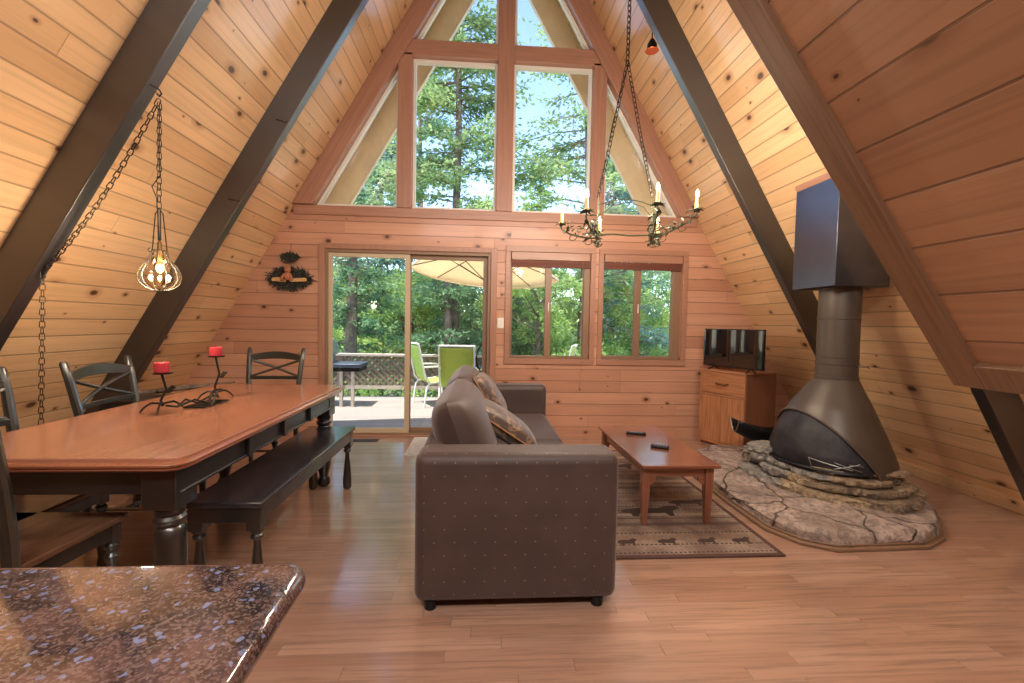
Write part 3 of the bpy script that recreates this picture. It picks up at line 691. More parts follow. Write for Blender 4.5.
# ================================================================== COFFEE TABLE
ct = thing('coffee_table', 'low pine coffee table with tapered legs and arched apron on the rug', 'table', (1.245, 3.13, .010))
hx2, hy2, zt2 = .25, .525, .40
MB().box(-hx2, hx2, -hy2, hy2, zt2-.022, zt2).build('tabletop', ct_wood, ct, grain=(0, 1, 0), bevel=.006, seg=3)
def arch(l, h=.125, d=.07):  # apron outline in (t,z)
    a = [(-l, zt2-.022), (-l, zt2-.022-h), (-l+.02, zt2-.022-h)]
    for i in range(7):
        q = i/6*math.pi/2; a.append((-l+.02+.05*math.sin(q), zt2-.022-h+d*(1-math.cos(q))*.8))
    a += [(-x, z) for x, z in a[::-1]]
    return a
aprn = MB(); lx, ly = hx2-.045, hy2-.075
for s in (-1, 1):
    aprn.prism(arch(lx), s*ly-.009, s*ly+.009, 'y'); aprn.prism([(y, z) for y, z in arch(ly)], s*lx-.009, s*lx+.009, 'x')
aprn.build('apron', ct_wood, ct, bevel=.002)
for a in (-1, 1):
    for c_ in (-1, 1):
        l = MB(); n = [(.026, .37), (.026, .26), (.015, 0)]; cx, cy = a*lx, c_*ly
        vs = []
        for r_, z in n: vs += [(cx-r_*a*1-0*a, cy-r_, z), (cx+r_, cy-r_, z), (cx+r_, cy+r_, z), (cx-r_, cy+r_, z)] if a < 0 else [(cx-r_, cy-r_, z), (cx+r_, cy-r_, z), (cx+r_, cy+r_, z), (cx-r_, cy+r_, z)]
        if a < 0: vs = [(cx+sx2*r_, cy+sy2*r_, z) for r_, z in n for sx2, sy2 in ((-1, -1), (1, -1), (1, 1), (-1, 1))]
        fs = [(0, 1, 2, 3), (8, 11, 10, 9)]+[(i*4+k, i*4+(k+1) % 4, (i+1)*4+(k+1) % 4, (i+1)*4+k) for i in range(2) for k in range(4)]
        l.add(vs, fs).build('leg', ct_wood, ct, bevel=.002)
def remote(lab, loc, rz, L=.15, W2=.045):
    r_ = thing('remote_control', lab, 'remote control', loc, rz, group='remotes on the coffee table')
    MB().box(-W2/2, W2/2, -L/2, L/2, 0, .018).build('remote_body', black_metal, r_, bevel=.005)
    k = MB()
    for i in range(3):
        for j in range(5): k.box(-.014+i*.011, -.007+i*.011, -.05+j*.02, -.04+j*.02, .018, .020)
    k.build('keypad', plain('grey_rubber', (150, 150, 156), .5), r_)
remote('small remote control at the nearer middle of the coffee table', (1.26, 2.99, .411), R(62), .12, .06)
remote('flat grey remote control farther back on the coffee table', (1.22, 3.36, .411), R(75), .15)
# ================================================================== HEARTH
random.seed(11)
he = thing('stone_hearth', 'low flagstone hearth with stacked ledge rocks and wood moulding under the fireplace', 'hearth', (0, 0, 0))
HP = [(1.80, 2.98), (1.81, 2.60), (1.90, 2.43), (2.04, 2.345), (2.60, 2.36), (2.80, 2.455), (3.05, 2.70), (3.22, 2.98), (3.22, 3.75), (2.95, 4.12), (2.25, 4.16), (1.98, 4.02), (1.83, 3.75)]
def offp(P, d):
    n = len(P); out = []
    for i in range(n):
        a = (Vector(P[i])-Vector(P[i-1])).normalized(); b_ = (Vector(P[(i+1) % n])-Vector(P[i])).normalized()
        na, nb = Vector((a.y, -a.x)), Vector((b_.y, -b_.x)); k = d/(1+na.dot(nb)); out.append(tuple(Vector(P[i])+(na+nb)*k))
    return out
MB().prism(offp(HP, .03), 0, .022, 'z').build('wood_moulding', trim_brown, he, bevel=.006, seg=3)
MB().prism(offp(HP, .008), .022, .034, 'z').build('wood_moulding', trim_brown, he, bevel=.004)
# flagstone slab: radial grid with rough edge and uneven top
def polar(P, c, n):
    cx, cy = c; out = []
    for k in range(n):
        a = 2*math.pi*k/n; d = Vector((math.cos(a), math.sin(a))); best = 9
        for i in range(len(P)):
            p = Vector(P[i-1]); q = Vector(P[i]); e_ = q-p; den = d.x*e_.y-d.y*e_.x
            if abs(den) < 1e-9: continue
            w_ = p-Vector(c); t = (w_.x*e_.y-w_.y*e_.x)/den; u_ = (w_.x*d.y-w_.y*d.x)/den
            if t > 0 and 0 <= u_ <= 1: best = min(best, t)
        out.append(best)
    return out
from mathutils import noise as mn
def rock(P, c, z0, z1, amp, nm, mat, parent, seed=0, n=96, rings=14, edge=.02):
    rr = polar(P, c, n); g = MB(); vs = []; fs = []
    uc = .88 if rings < 10 else 1.0
    lay = [(uc, z0), (1.0, z0+(z1-z0)*.35), (1.0, z0+(z1-z0)*.75), (.98, z1)]+[(.98-(i+1)*.98/rings, z1) for i in range(rings-1)]
    for li, (k, z) in enumerate(lay):
        for i in range(n):
            a = 2*math.pi*i/n; e_ = edge*mn.noise(Vector((math.cos(a)*5+seed, math.sin(a)*5, z*30)))*(1 if li < 4 else 0)+edge*.6*mn.noise(Vector((i*.37+seed, li*1.3, 0)))*(1 if li < 3 else 0)
            r_ = rr[i]*k+e_; x, y = c[0]+r_*math.cos(a), c[1]+r_*math.sin(a)
            zz = z
            if li >= 3:
                zz += amp*(mn.noise(Vector((x*3.2+seed, y*3.2, 1)))+.5*mn.noise(Vector((x*9+seed, y*9, 1)))+.25*mn.noise(Vector((x*24, y*24, 1))))
                q = mn.noise(Vector((x*2.1+seed*3, y*2.1, 7))); zz += amp*.6*(1 if q > .05 else 0)
            elif li > 0: zz += amp*.5*mn.noise(Vector((x*8, y*8, z*9)))
            vs.append((x, y, zz))
    for li in range(len(lay)-1):
        for i in range(n): j = (i+1) % n; fs.append((li*n+i, li*n+j, (li+1)*n+j, (li+1)*n+i))
    L0 = len(vs); vs.append((c[0], c[1], vs[-1][2])); fs += [((len(lay)-1)*n+i, (len(lay)-1)*n+(i+1) % n, L0) for i in range(n)]
    g.add(vs, fs); return g.build(nm, mat, parent, smooth=45, grain=(0, 1, 0))
rock(HP, (2.5, 3.2), .034, .09, .017, 'flagstone_slab', flag, he, 3, 160, 26, .018)
def blob(cx, cy, rx, ry, a0, n=11, j=.16):
    P = []
    for i in range(n):
        a = 2*math.pi*i/n; r_ = 1+random.uniform(-j, j); x, y = rx*r_*math.cos(a), ry*r_*math.sin(a)
        P.append((cx+x*math.cos(a0)-y*math.sin(a0), cy+x*math.sin(a0)+y*math.cos(a0)))
    return P
FX, FY = 2.68, 3.15
rocks = []
# (angle deg, dist, rx, ry, z0, z1, grey)
for (a, d, rx, ry, z0, z1, gy) in [
    (-118, .37, .25, .15, .075, .135, 0), (-72, .42, .25, .16, .075, .138, 0), (-152, .37, .18, .14, .075, .14, 0), (180, .36, .21, .17, .075, .14, 1),
    (148, .47, .20, .16, .075, .14, 1), (112, .44, .26, .17, .075, .135, 1), (62, .42, .28, .17, .075, .13, 0), (4, .38, .20, .22, .075, .13, 0), (-34, .44, .17, .15, .075, .13, 0),
    (-108, .33, .30, .14, .148, .195, 0), (-62, .37, .19, .13, .146, .200, 0), (-38, .38, .15, .13, .14, .185, 0), (-152, .34, .18, .13, .150, .205, 0), (172, .37, .18, .14, .15, .205, 1), (128, .45, .22, .16, .15, .21, 1),
    (60, .32, .28, .19, .14, .19, 0), (-5, .32, .20, .19, .14, .19, 0),
    (142, .49, .17, .13, .218, .265, 1), (148, .48, .15, .12, .272, .325, 1),
    (-112, .31, .26, .14, .208, .252, 0), (-78, .30, .22, .12, .212, .248, 0), (-150, .33, .19, .12, .214, .258, 1), (168, .36, .16, .12, .215, .26, 1),
    (-98, .25, .34, .15, .260, .300, 0), (-155, .28, .20, .13, .268, .300, 1), (90, .22, .34, .18, .20, .235, 1)]:
    cx, cy = FX+d*.95*math.cos(R(a)), FY+d*.95*math.sin(R(a))
    rock(blob(cx, cy, rx, ry, R(a+90)), (cx, cy), z0, z1, .012, 'ledge_stone', ledge_grey if gy else (ledge if (int(a) % 3) else ledge2), he, a, 48, 6, .028)
rock(blob(FX, FY, .33, .33, 0), (FX, FY), .07, .225, .006, 'firebox_floor', ledge2, he, 5, 40, 5)
# ================================================================== CONICAL FIREPLACE
fp = thing('conical_fireplace', 'brown metal cone fireplace with dark rounded screen and round flue pipe', 'fireplace', (FX, FY, 0))
PZ = .905
def rad(az, z):   # az relative: 0 = +x ; opening faces -x
    L = [(.225, .480), (.25, .485), (.373, .505), (.506, .460), (.60, .405), (.70, .342), (.80, .250), (PZ, .158)]
    Rr = [(.225, .480), (.25, .470), (.373, .412), (.506, .350), (.60, .305), (.70, .258), (.80, .208), (PZ, .158)]
    zs_ = [p[0] for p in L]; a = np.interp(z, zs_, [p[1] for p in L]); b_ = np.interp(z, zs_, [p[1] for p in Rr])
    k = (1-math.cos(az))/2; return (b_+(a-b_)*k)*.86 if z < PZ-.02 else .136
def zrim(az):     # planar cut: follows u = -cos(az)
    u = -math.cos(az-.06)
    if u <= 0: return .225
    lo, hi = .225, PZ-.02
    for _ in range(30):
        md = (lo+hi)/2
        if md < .235+rad(az, md)*u*1.36: lo = md
        else: hi = md
    return lo
hood = MB()
for sgn, dd in ((1, 0), (-1, -.012)):
    hood.grid(lambda u, v: (lambda az, z0: (lambda z: ((rad(az, z)+dd)*math.cos(az), (rad(az, z)+dd)*math.sin(az), z))(z0+(PZ-z0)*v))(2*math.pi*u, zrim(2*math.pi*u)), 72, 22, True)
hood.build('hood', stove_brown, fp, smooth=60, grain=(0, 0, 1))
rm = MB(); rm.tube([(lambda az: ((rad(az, zrim(az))+.004)*math.cos(az), (rad(az, zrim(az))+.004)*math.sin(az), zrim(az)))(math.pi/2+math.pi*i/40) for i in range(-1, 42)], .008, 6)
rm.build('hood_rim', stove_brown, fp)
scn = MB()
scn.grid(lambda u, v: (lambda az, z: ((rad(az, z)-.012)*math.cos(az), (rad(az, z)-.012)*math.sin(az), z))(math.pi/2+.06+math.pi*u, .275+(max(.30, zrim(math.pi/2+.06+math.pi*u)+.02)-.275)*v), 44, 16)
scn.build('curved_screen', mesh_screen, fp, smooth=60, solid=.004)
lb = MB(); lb.tube([(rad(math.pi+q, .29)*math.cos(math.pi+q), rad(math.pi+q, .29)*math.sin(math.pi+q), .285) for q in [(-1.4+2.8*i/30) for i in range(31)]], .012, 6); lb.build('base_rim', black_metal, fp)
pp = MB(); pp.lathe([(.141, PZ-.01), (.141, PZ+.01), (.134, PZ+.012), (.134, PZ+.10), (.139, PZ+.102), (.139, PZ+.115), (.134, PZ+.118), (.134, PZ+.15), (.137, PZ+.152), (.137, PZ+.158), (.134, PZ+.16), (.134, 1.34), (.138, 1.343), (.138, 1.352), (.134, 1.355), (.134, 1.60)], seg=40, cap=False)
pp.build('flue_pipe', stove_brown, fp, smooth=50, grain=(0, 0, 1))
MB().tube([(.125, -.05, PZ+.085), (.18, -.08, PZ+.085)], .004, 6).tube([(.175, -.095, PZ+.078), (.185, -.065, PZ+.092)], .005, 6).build('damper_handle', chrome, fp)
hs = MB(); hs.prism([(-.05, PZ), (.16, PZ), (.40, .52), (.42, .24), (-.05, .24)], .10, .112, 'y'); hs.build('rear_heat_shield', black_metal, fp)
def onscr(q, z): r_ = rad(math.pi+q, z)+.004; return (r_*math.cos(math.pi+q), r_*math.sin(math.pi+q), z)
gt = MB()
for (a, za, b_, zb) in ((.55, .36, 1.15, .315), (.55, .36, .59, .31), (.9, .31, 1.25, .36), (.9, .355, 1.28, .31), (1.1, .352, 1.3, .345)):
    gt.tube([onscr(a+(b_-a)*k/4, za+(zb-za)*k/4) for k in range(5)], .0035, 6)
gt.build('screen_handle_bars', plain('worn_steel', (140, 136, 132), .4, .8), fp)
# flue box (chase) up into the slope
fb = thing('flue_chase_box', 'square grey metal box around the flue where it enters the slope', 'flue box', (0, 0, 0))
bx0, bx1, by0, by1 = 2.466, 2.875, 2.947, 3.375
def topz(x): return (B-(x-AX))*K
g = MB()
g.prism([(bx0, 1.575), (bx1, 1.575), (bx1, topz(bx1)-.004), (bx0, topz(bx0)-.004)], by0, by1, 'y')
g.build('box_shell', stove_grey, fb, bevel=.004, grain=(0, 0, 1))
MB().prism([(bx0-.012, topz(bx0-.012)-.01), (bx0+.0, topz(bx0)-.01), (bx0, topz(bx0)-.035), (bx0-.012, topz(bx0)-.015)], by0, by1, 'y').build('flashing_strip', casing, fb)
# log scoop left of the fireplace
ls = thing('log_scoop', 'black metal scoop with pointed lip beside the fireplace stones', 'log scoop', (2.50, 3.72, .17), R(0))
sc1 = MB()
def scoop(u, v):   # u along length (towards -x at lip), v across
    a = -1+2*v; L1 = .02+.46*u; wdt = .15*(1-.55*u**2); d = .16
    return (.22-L1, a*wdt, .02+d*(abs(a)**2.2)*(1-.3*u)+.16*u**1.6)
sc1.grid(scoop, 14, 15); sc1.build('scoop_body', black_metal, ls, smooth=60, solid=.006)
MB().tube([scoop(1, v/14) for v in range(15)], .006, 6).build('rolled_lip', plain('steel_lip', (120, 112, 104), .4, .7), ls)
for k in (-.08, .08): MB().tube([(.10, k, .05), (.10, k*1.1, -.085)], .008, 6).build('foot', black_metal, ls)
# ================================================================== TV CABINET + TV
ca = thing('tv_cabinet', 'oak cabinet with one drawer above two doors in the back corner', 'cabinet', (2.40, 4.66, 0), R(24))
# local: x = depth to the back right, y = along the front (far = 0, near = -)
cw, cdp, chh = .53, .50, .815
MB().box(.012, cdp, -cw, 0, .03, chh-.02).build('cabinet_body', oak_dark, ca, grain=(0, 0, 1), bevel=.002)
MB().box(-.012, cdp+.01, -cw-.012, .012, chh-.02, chh).build('cabinet_top', oak, ca, grain=(0, 1, 0), bevel=.004)
MB().box(.03, cdp, -cw+.01, -.01, 0, .03).build('plinth', oak_dark, ca)
MB().box(-.004, .012, -.022, .002, 0, chh-.02).build('side_stile', oak, ca, grain=(0, 0, 1), bevel=.002)
for z0_, z1_ in ((.545, .562), (.03, .055)): MB().box(-.003, .012, -cw, -.022, z0_, z1_).build('face_rail', oak, ca, bevel=.002)
d_ = MB().box(-.006, .012, -cw+.004, -.026, .567, chh-.025).build('drawer', oak, ca, grain=(0, 1, 0), bevel=.003)
MB().tube([(-.006, -.20, .68), (-.028, -.21, .675), (-.030, -.27, .672), (-.028, -.33, .675), (-.006, -.34, .68)], .006, 8).build('drawer_pull', brass_d, d_)
for a, b_ in ((-.262, -.026), (-cw+.004, -.266)):
    MB().box(-.006, .012, a, b_, .058, .541).build('door', oak, ca, grain=(0, 0, 1), bevel=.003)
tv = thing('television', 'flat black television standing on the oak corner cabinet', 'television', (2.575, 4.38, chh), R(20))
tvw, tvh = .71, .40
MB().box(-.006, .03, -tvw/2, tvw/2, .035, .035+tvh).build('tv_body', plain('tv_black', (16, 16, 18), .35), tv, bevel=.004)
scr = plain('tv_screen', (8, 9, 11), .05, spec=.9, coat=1.0, coatr=.02)
MB().box(-.008, -.006, -tvw/2+.010, tvw/2-.010, .050, .035+tvh-.010).build('screen', scr, tv)
for s in (-1, 1):
    f = MB(); f.tube([(.01, s*.22, .06), (-.02, s*.22, .02), (-.07, s*.225, .005)], .006, 6).tube([(.01, s*.22, .06), (.04, s*.22, .02), (.08, s*.22, .005)], .006, 6); f.build('stand_foot', black_metal, tv)
# ================================================================== CHAIN helper
def chain(mb, p, q, link=.040, wire=.0022, sag=0.0):
    p = Vector(p); q = Vector(q); L = (q-p).length; n = max(1, int(L/(link*.78)))
    def pos(t): return p.lerp(q, t)-Vector((0, 0, sag*4*t*(1-t)))
    for i in range(n):
        a = pos(i/n); b_ = pos((i+1)/n); c = (a+b_)/2; M = frame_to(c, b_) if (b_-a).length > 1e-6 else Matrix.Translation(c)
        M = M @ RZ(math.pi/2*(i % 2)+.4); hh = link/2; ww = link*.28
        ring = [(ww*math.cos(t_), 0, (hh-ww)*(1 if math.sin(t_) >= 0 else -1)+ww*math.sin(t_)) for t_ in [2*math.pi*k/10 for k in range(10)]]
        vs = []; fs = []
        for k in range(10):
            c0 = Vector(ring[k]); tt = (Vector(ring[(k+1) % 10])-Vector(ring[k-1])).normalized(); nn2 = Vector((0, 1, 0)); bb = tt.cross(nn2)
            for j in range(4):
                an = math.pi/2*j+.78; vs.append(M @ (c0+nn2*math.cos(an)*wire+bb*math.sin(an)*wire))
        for k in range(10):
            for j in range(4): fs.append((k*4+j, k*4+(j+1) % 4, ((k+1) % 10)*4+(j+1) % 4, ((k+1) % 10)*4+j))
        mb.add(vs, fs)
    return mb
# ================================================================== PENDANT LAMP (left)
pc = Vector((-1.765, 2.545, 1.515))
hk = Vector((-1.755, 2.545, 2.47))
pl = thing('pendant_lamp', 'caged clear glass pendant lamp hanging on a swagged chain over the table', 'pendant lamp', tuple(pc))
def loc(v): return Vector(v)-pc
glp = [(.030, .115), (.032, .105), (.036, .09), (.050, .06), (.070, .035), (.088, .0), (.093, -.028), (.085, -.06), (.062, -.085), (.032, -.100), (.004, -.104)]
gm = glass_mat('pendant_glass', (1, .93, .80), .10)
ggl = MB()
def bulge(u, v):
    i = v*(len(glp)-1); k = min(int(i), len(glp)-2); f = i-k; r_ = glp[k][0]*(1-f)+glp[k+1][0]*f; z = glp[k][1]*(1-f)+glp[k+1][1]*f
    r_ *= 1+.06*abs(math.sin(2*math.pi*u*5)); return (r_*math.cos(2*math.pi*u), r_*math.sin(2*math.pi*u), z)
ggl.grid(bulge, 60, 21, True); ggl.build('glass_shade', gm, pl, smooth=80)
cg = MB()
for k in range(10):
    a = 2*math.pi*k/10; cg.tube([((r_+.003)*math.cos(a), (r_+.003)*math.sin(a), z) for r_, z in glp], .0022, 5)
cg.tube([(.034*math.cos(t), .034*math.sin(t), .114) for t in [2*math.pi*k/20 for k in range(21)]], .003, 6)
cg.build('wire_cage', iron, pl)
MB().lathe([(.010, .045), (.011, .05), (.011, .13), (.010, .16), (.004, .17)], seg=14).build('lamp_socket', brass_d, pl)
MB().sphere((0, 0, .02), .018, 12, 8, (1, 1, 1.3)).build('bulb', emis('pendant_bulb', (255, 206, 130), 14), pl)
hg = MB()
for s in (-1, 1):
    hg.tube([(s*.020, 0, .31), (s*.038, 0, .12), (s*.036, 0, .115)], .0028, 6); hg.tube([(s*.006, 0, .17), (s*.006, 0, .34)], .003, 6)
hg.tube([(-.022, 0, .31), (0, 0, .345), (.022, 0, .31)], .0028, 6)
hg.tube([(-.038, 0, .115), (-.05, .0, .105), (-.062, 0, .118), (-.05, 0, .13)], .0028, 6)
hg.build('hanger', iron, pl)
chn = MB(); chain(chn, loc(hk-Vector((0, 0, .05))), (0, 0, .345), .042); chn.build('hanging_chain', iron, pl)
cdw = MB(); cdw.tube([tuple(loc(hk-Vector((0, 0, .06)))), (.004, 0, .62), (.008, 0, .52), (-.035, 0, .46), (-.012, 0, .40), (.0, 0, .17)], .0025, 6); cdw.build('power_cord', black_metal, pl)
q = add_light('pendant_bulb_light', 'POINT', (0, 0, 0), 26, (1, .86, .68), size=.03); q.parent = pl; q.location = (0, 0, -.015)
h2 = Vector((-2.365, 2.545, 1.50))
sw2 = MB(); chain(sw2, loc(hk-Vector((0, 0, .03))), loc(h2), .042, .0028, .07); chain(sw2, loc(h2), loc((-2.40, 2.545, .50)), .042); sw2.build('swag_chain', iron, pl)
def hook(p):
    p = Vector(p); g = MB(); q = p-Vector(pc)
    g.tube([q+Vector((-.03, -.02, .035)), q+Vector((0, 0, .02)), q+Vector((.012, 0, 0)), q+Vector((0, 0, -.016)), q+Vector((-.012, 0, -.004))], .004, 7); g.build('ceiling_hook', black_metal, pl)
hook(hk); hook(h2+Vector((0, 0, .0)))
for (p, lab) in (((sx(-1, 2.20, .225), 3.66, 2.20), 'small black hook in the far left rafter, lower one'), ((sx(-1, 2.83, .225), 3.66, 2.83), 'small black hook in the far left rafter, upper one')):
    k = MB(); p = Vector(p); k.tube([p+Vector((-.04, -.03, .0)), p, p+Vector((.02, 0, -.012)), p+Vector((.035, 0, .006))], .005, 7); tag(k.build('rafter_hook', black_metal), lab, 'hook')
# ================================================================== CHANDELIER
cz = 1.885; ctr = Vector((.965, 3.0, cz))
cl = thing('chandelier', 'wrought iron chandelier with leafy arms and six lit candle bulbs', 'chandelier', tuple(ctr))
bulb_m = emis('candle_bulb', (255, 214, 150), 16); sleeve = plain('candle_sleeve', (222, 190, 130), .5)
random.seed(3)
hubs = [Vector((-.19, 0, 0)), Vector((.19, 0, .01))]
ends = [(0, (-.437, .0, .06)), (0, (-.352, -.36, .06)), (0, (-.095, .30, .06)), (1, (.085, -.36, .115)), (1, (.355, .30, .07)), (1, (.435, -.15, .15))]
hb = MB()
for hh_ in hubs:
    hb.tube([hh_+Vector((.0, 0, .26)), hh_+Vector((.006, 0, .15)), hh_+Vector((-.006, 0, .05)), hh_+Vector((.01, 0, -.03)), hh_+Vector((0, 0, -.06))], [.004, .006, .008, .009, .003], 8)
hb.tube([hubs[0], hubs[0].lerp(hubs[1], .3)+Vector((0, 0, .006)), hubs[0].lerp(hubs[1], .6)-Vector((0, 0, .004)), hubs[1]], .006, 7)
hb.tube([hubs[0]+Vector((0, 0, .2)), Vector((-.10, 0, .235)), Vector((.02, 0, .25)), Vector((.12, 0, .235)), hubs[1]+Vector((0, 0, .2))], .0035, 6)
hb.tube([hubs[0]+Vector((0, 0, .12)), Vector((-.08, .02, .21)), Vector((.03, .0, .23)), Vector((.13, 0, .20)), hubs[1]+Vector((0, 0, .12))], .0035, 6)
hb.build('centre_frame', iron_green, cl)
def leafshape(mb, p, d, s):
    d = Vector(d).normalized(); side = d.cross(Vector((0, 0, 1)));
    if side.length < .1: side = Vector((1, 0, 0))
    side.normalize(); upv = side.cross(d); P = [p, p+d*s*.4+side*s*.28, p+d*s-upv*s*.15, p+d*s*.4-side*s*.28]; P2 = [q+upv*s*.07 for q in P]
    mb.add(P+P2, [(0, 1, 2, 3), (7, 6, 5, 4), (0, 4, 5, 1), (1, 5, 6, 2), (2, 6, 7, 3), (3, 7, 4, 0)])
for hi, e_ in ends:
    h0 = hubs[hi]; e_ = Vector(e_); mid_ = h0.lerp(e_, .5)+Vector((0, 0, -.045)); arm = MB()
    pth = [h0+Vector((0, 0, -.02)), h0.lerp(e_, .25)+Vector((0, 0, -.04)), mid_, h0.lerp(e_, .8)+Vector((0, 0, -.045)), e_+Vector((0, 0, -.03)), e_+Vector((0, 0, .01))]
    arm.tube(pth, [.007, .006, .0065, .006, .005, .005], 7)
    for q in range(3):  # curls
        b0 = h0.lerp(e_, .25+.22*q)+Vector((0, 0, -.03)); up_ = 1 if q % 2 else -1
        arm.tube([b0+Vector((.03*math.cos(t)*(1-t/7), .02*math.sin(t*.7), up_*(.03+.028*math.sin(t)*(1-t/8)))) for t in [i*.6 for i in range(9)]], .003, 5)
    a_ = arm.build('candle_arm', iron_green, cl)
    lf = MB()
    for q in range(26):
        t = random.uniform(.05, .95); b0 = h0.lerp(e_, t)+Vector((random.uniform(-.02, .02), random.uniform(-.02, .02), random.uniform(-.05, .03)))
        leafshape(lf, b0, (random.uniform(-1, 1), random.uniform(-1, 1), random.uniform(-1, .6)), random.uniform(.026, .05))
    for q in range(8):
        an = 2*math.pi*q/8; leafshape(lf, e_+Vector((0, 0, .012)), (math.cos(an), math.sin(an), -.12+random.uniform(-.2, .2)), .05)
    for q in range(10): leafshape(lf, h0+Vector((random.uniform(-.02, .02), random.uniform(-.02, .02), random.uniform(-.06, .1))), (random.uniform(-1, 1), random.uniform(-1, 1), random.uniform(-1, 1)), .034)
    lf.build('leaves', iron_green, a_)
    c_ = MB(); c_.lathe([(.020, .012), (.022, .018), (.012, .02), (.0115, .085), (.004, .088)], tuple(e_), 12); c_.build('candle_sleeve', sleeve, cl)
    MB().lathe([(.004, .086), (.009, .092), (.012, .104), (.009, .122), (.001, .138)], tuple(e_), 10).build('flame_bulb', bulb_m, cl)
jn = Vector((-.012, 0, 1.175)); c1 = MB(); tp = Vector((0, 0, sx(1, 0)*0+(B-(ctr.x-AX))*K-cz))
chain(c1, tuple(jn), (0.0, 0, tp.z-.02), .046, .0032); c1.build('hanging_chain', iron, cl)
for hh_ in hubs:
    c2_ = MB(); chain(c2_, tuple(hh_+Vector((0, 0, .26))), tuple(jn), .042, .0028, .02); c2_.build('support_chain', iron, cl)
for s in (.0,):
    MB().tube([hubs[0]+Vector((.005, 0, .26)), Vector((-.10, .02, .75)), jn+Vector((.01, .01, 0)), Vector((.008, .01, tp.z-.03))], .003, 6).build('power_cord', black_metal, cl)
MB().lathe([(.03, 0), (.03, .01), (.01, .03)], (0, 0, tp.z-.03), 14).build('ceiling_hook_plate', black_metal, cl)
for hi, e_ in ends:
    q = add_light('chandelier_candle_light', 'POINT', (0, 0, 0), 17, (1, .86, .68), size=.02); q.parent = cl; q.location = Vector(e_)+Vector((0, 0, .17))
# small lamp on the right slope
spz = 3.55; sl = thing('small_bell_lamp', 'small dark bell shaped hanging lamp under the right slope, right of the chandelier chain', 'hanging bell', (1.465, 3.93, 3.80))
MB().lathe([(.047, -.075), (.050, -.085), (.044, -.07), (.040, -.03), (.018, .01), (.008, .02)], seg=18).build('bell', iron, sl)
MB().lathe([(.056, -.092), (.060, -.088), (.055, -.08), (.02, -.082)], seg=18).build('copper_rim', plain('copper_rim', (214, 104, 68), .4, .5), sl)
MB().tube([(0, 0, .02), (0, 0, (B-(1.465-AX))*K-3.80)], .006, 8).build('hanging_rod', black_metal, sl)
# ================================================================== WREATH ON THE BACK WALL
wr = thing('evergreen_swag', 'dark evergreen swag with small wooden figure and boards on the back wall', 'wall decoration', (-2.05, WY-.002, 1.70))
def needles(c, rx, rz, n, nm, par):
    g = MB()
    for _ in range(n):
        a = random.uniform(0, 2*math.pi); r_ = math.sqrt(random.random()); p = Vector((c[0]+rx*r_*math.cos(a), -.008-random.uniform(0, .06), c[1]+rz*r_*math.sin(a)))
        d = Vector((random.uniform(-1, 1), -random.random()*.6, random.uniform(-1, 1))).normalized()*random.uniform(.025, .05)
        g.tube([p, p+d*.5, p+d], [.004, .005, .001], 4)
    return g.build(nm, plain('swag_green', (52, 54, 46), .7, noise=.3, scale=60), par)
random.seed(8)
needles((0, 0), .225, .12, 900, 'evergreen_sprays', wr); needles((.0, .225), .085, .05, 240, 'evergreen_top', wr)
MB().tube([(0, -.01, .26), (0, -.008, .38)], .0025, 5).build('hanging_cord', plain('cord_tan', (150, 90, 60), .7), wr)
sg = plain('sign_wood', (206, 162, 104), .6, noise=.1, scale=30)
MB().box(-.165, -.02, -.085, -.070, -.045, -.01, Matrix.Rotation(R(4), 4, 'Y')).build('name_board', sg, wr, bevel=.003)
MB().box(.02, .185, -.085, -.070, -.042, -.004, Matrix.Rotation(R(-4), 4, 'Y')).build('name_board', sg, wr, bevel=.003)
MB().box(-.165, -.09, -.08, -.068, .0, .02, Matrix.Rotation(R(-6), 4, 'Y')).build('name_board', sg, wr, bevel=.003)
bf = MB(); bc = Vector((.0, -.095, .0)); bf.sphere(bc+Vector((0, 0, .02)), .042, 14, 9, (1, .7, 1.1)); bf.sphere(bc+Vector((0, 0, .085)), .034, 14, 9, (1, .8, 1)); bf.sphere(bc+Vector((-.024, 0, .115)), .011); bf.sphere(bc+Vector((.024, 0, .115)), .011); bf.sphere(bc+Vector((0, -.028, .078)), .014)
bf.tube([bc+Vector((-.03, -.01, .04)), bc+Vector((-.055, -.02, -.01)), bc+Vector((-.03, -.03, -.025))], .014, 8).tube([bc+Vector((.03, -.01, .04)), bc+Vector((.055, -.02, -.01)), bc+Vector((.03, -.03, -.025))], .014, 8)
bf.build('bear_cub_ornament', plain('carved_pine', (176, 110, 76), .6, noise=.15, scale=40), wr, smooth=80)
# ================================================================== ROLLED SHADES
shm = plank('woven_wood_shade', (128, 70, 52), w=.012, L=9, knots=0, groove=.12, var=.12, grain=.2, rough=.6)
for i, (x0, x1, lab) in enumerate(((.31, 1.19, 'raised brown woven shade in the window beside the glass door'), (1.355, 2.25, 'raised brown woven shade in the window nearest the television'))):
    r_ = thing('window_shade', lab, 'window shade', ((x0+x1)/2, WY+.0, 0), group='rolled wooden window shades'); hw = (x1-x0)/2
    MB().box(-hw, hw, -.016, .0, 1.975, 2.058).build('valance', casing, r_, bevel=.003)
    k = MB(); k.box(-hw+.005, hw-.005, .002, .024, 1.895, 1.975)
    for q in range(5): k.box(-hw+.005, hw-.005, -.002, .004, 1.897+q*.016, 1.908+q*.016)
    k.build('folded_slats', shm, r_, grain=(1, 0, 0))
    if i == 0:
        MB().tube([(.355, -.024, 1.97), (.355, -.025, 1.2), (.356, -.024, .56)], .0022, 5).lathe([(.003, .53), (.009, .54), (.007, .56), (.002, .575)], (.356, -.024, 0), 8).build('pull_cord', casing, r_)
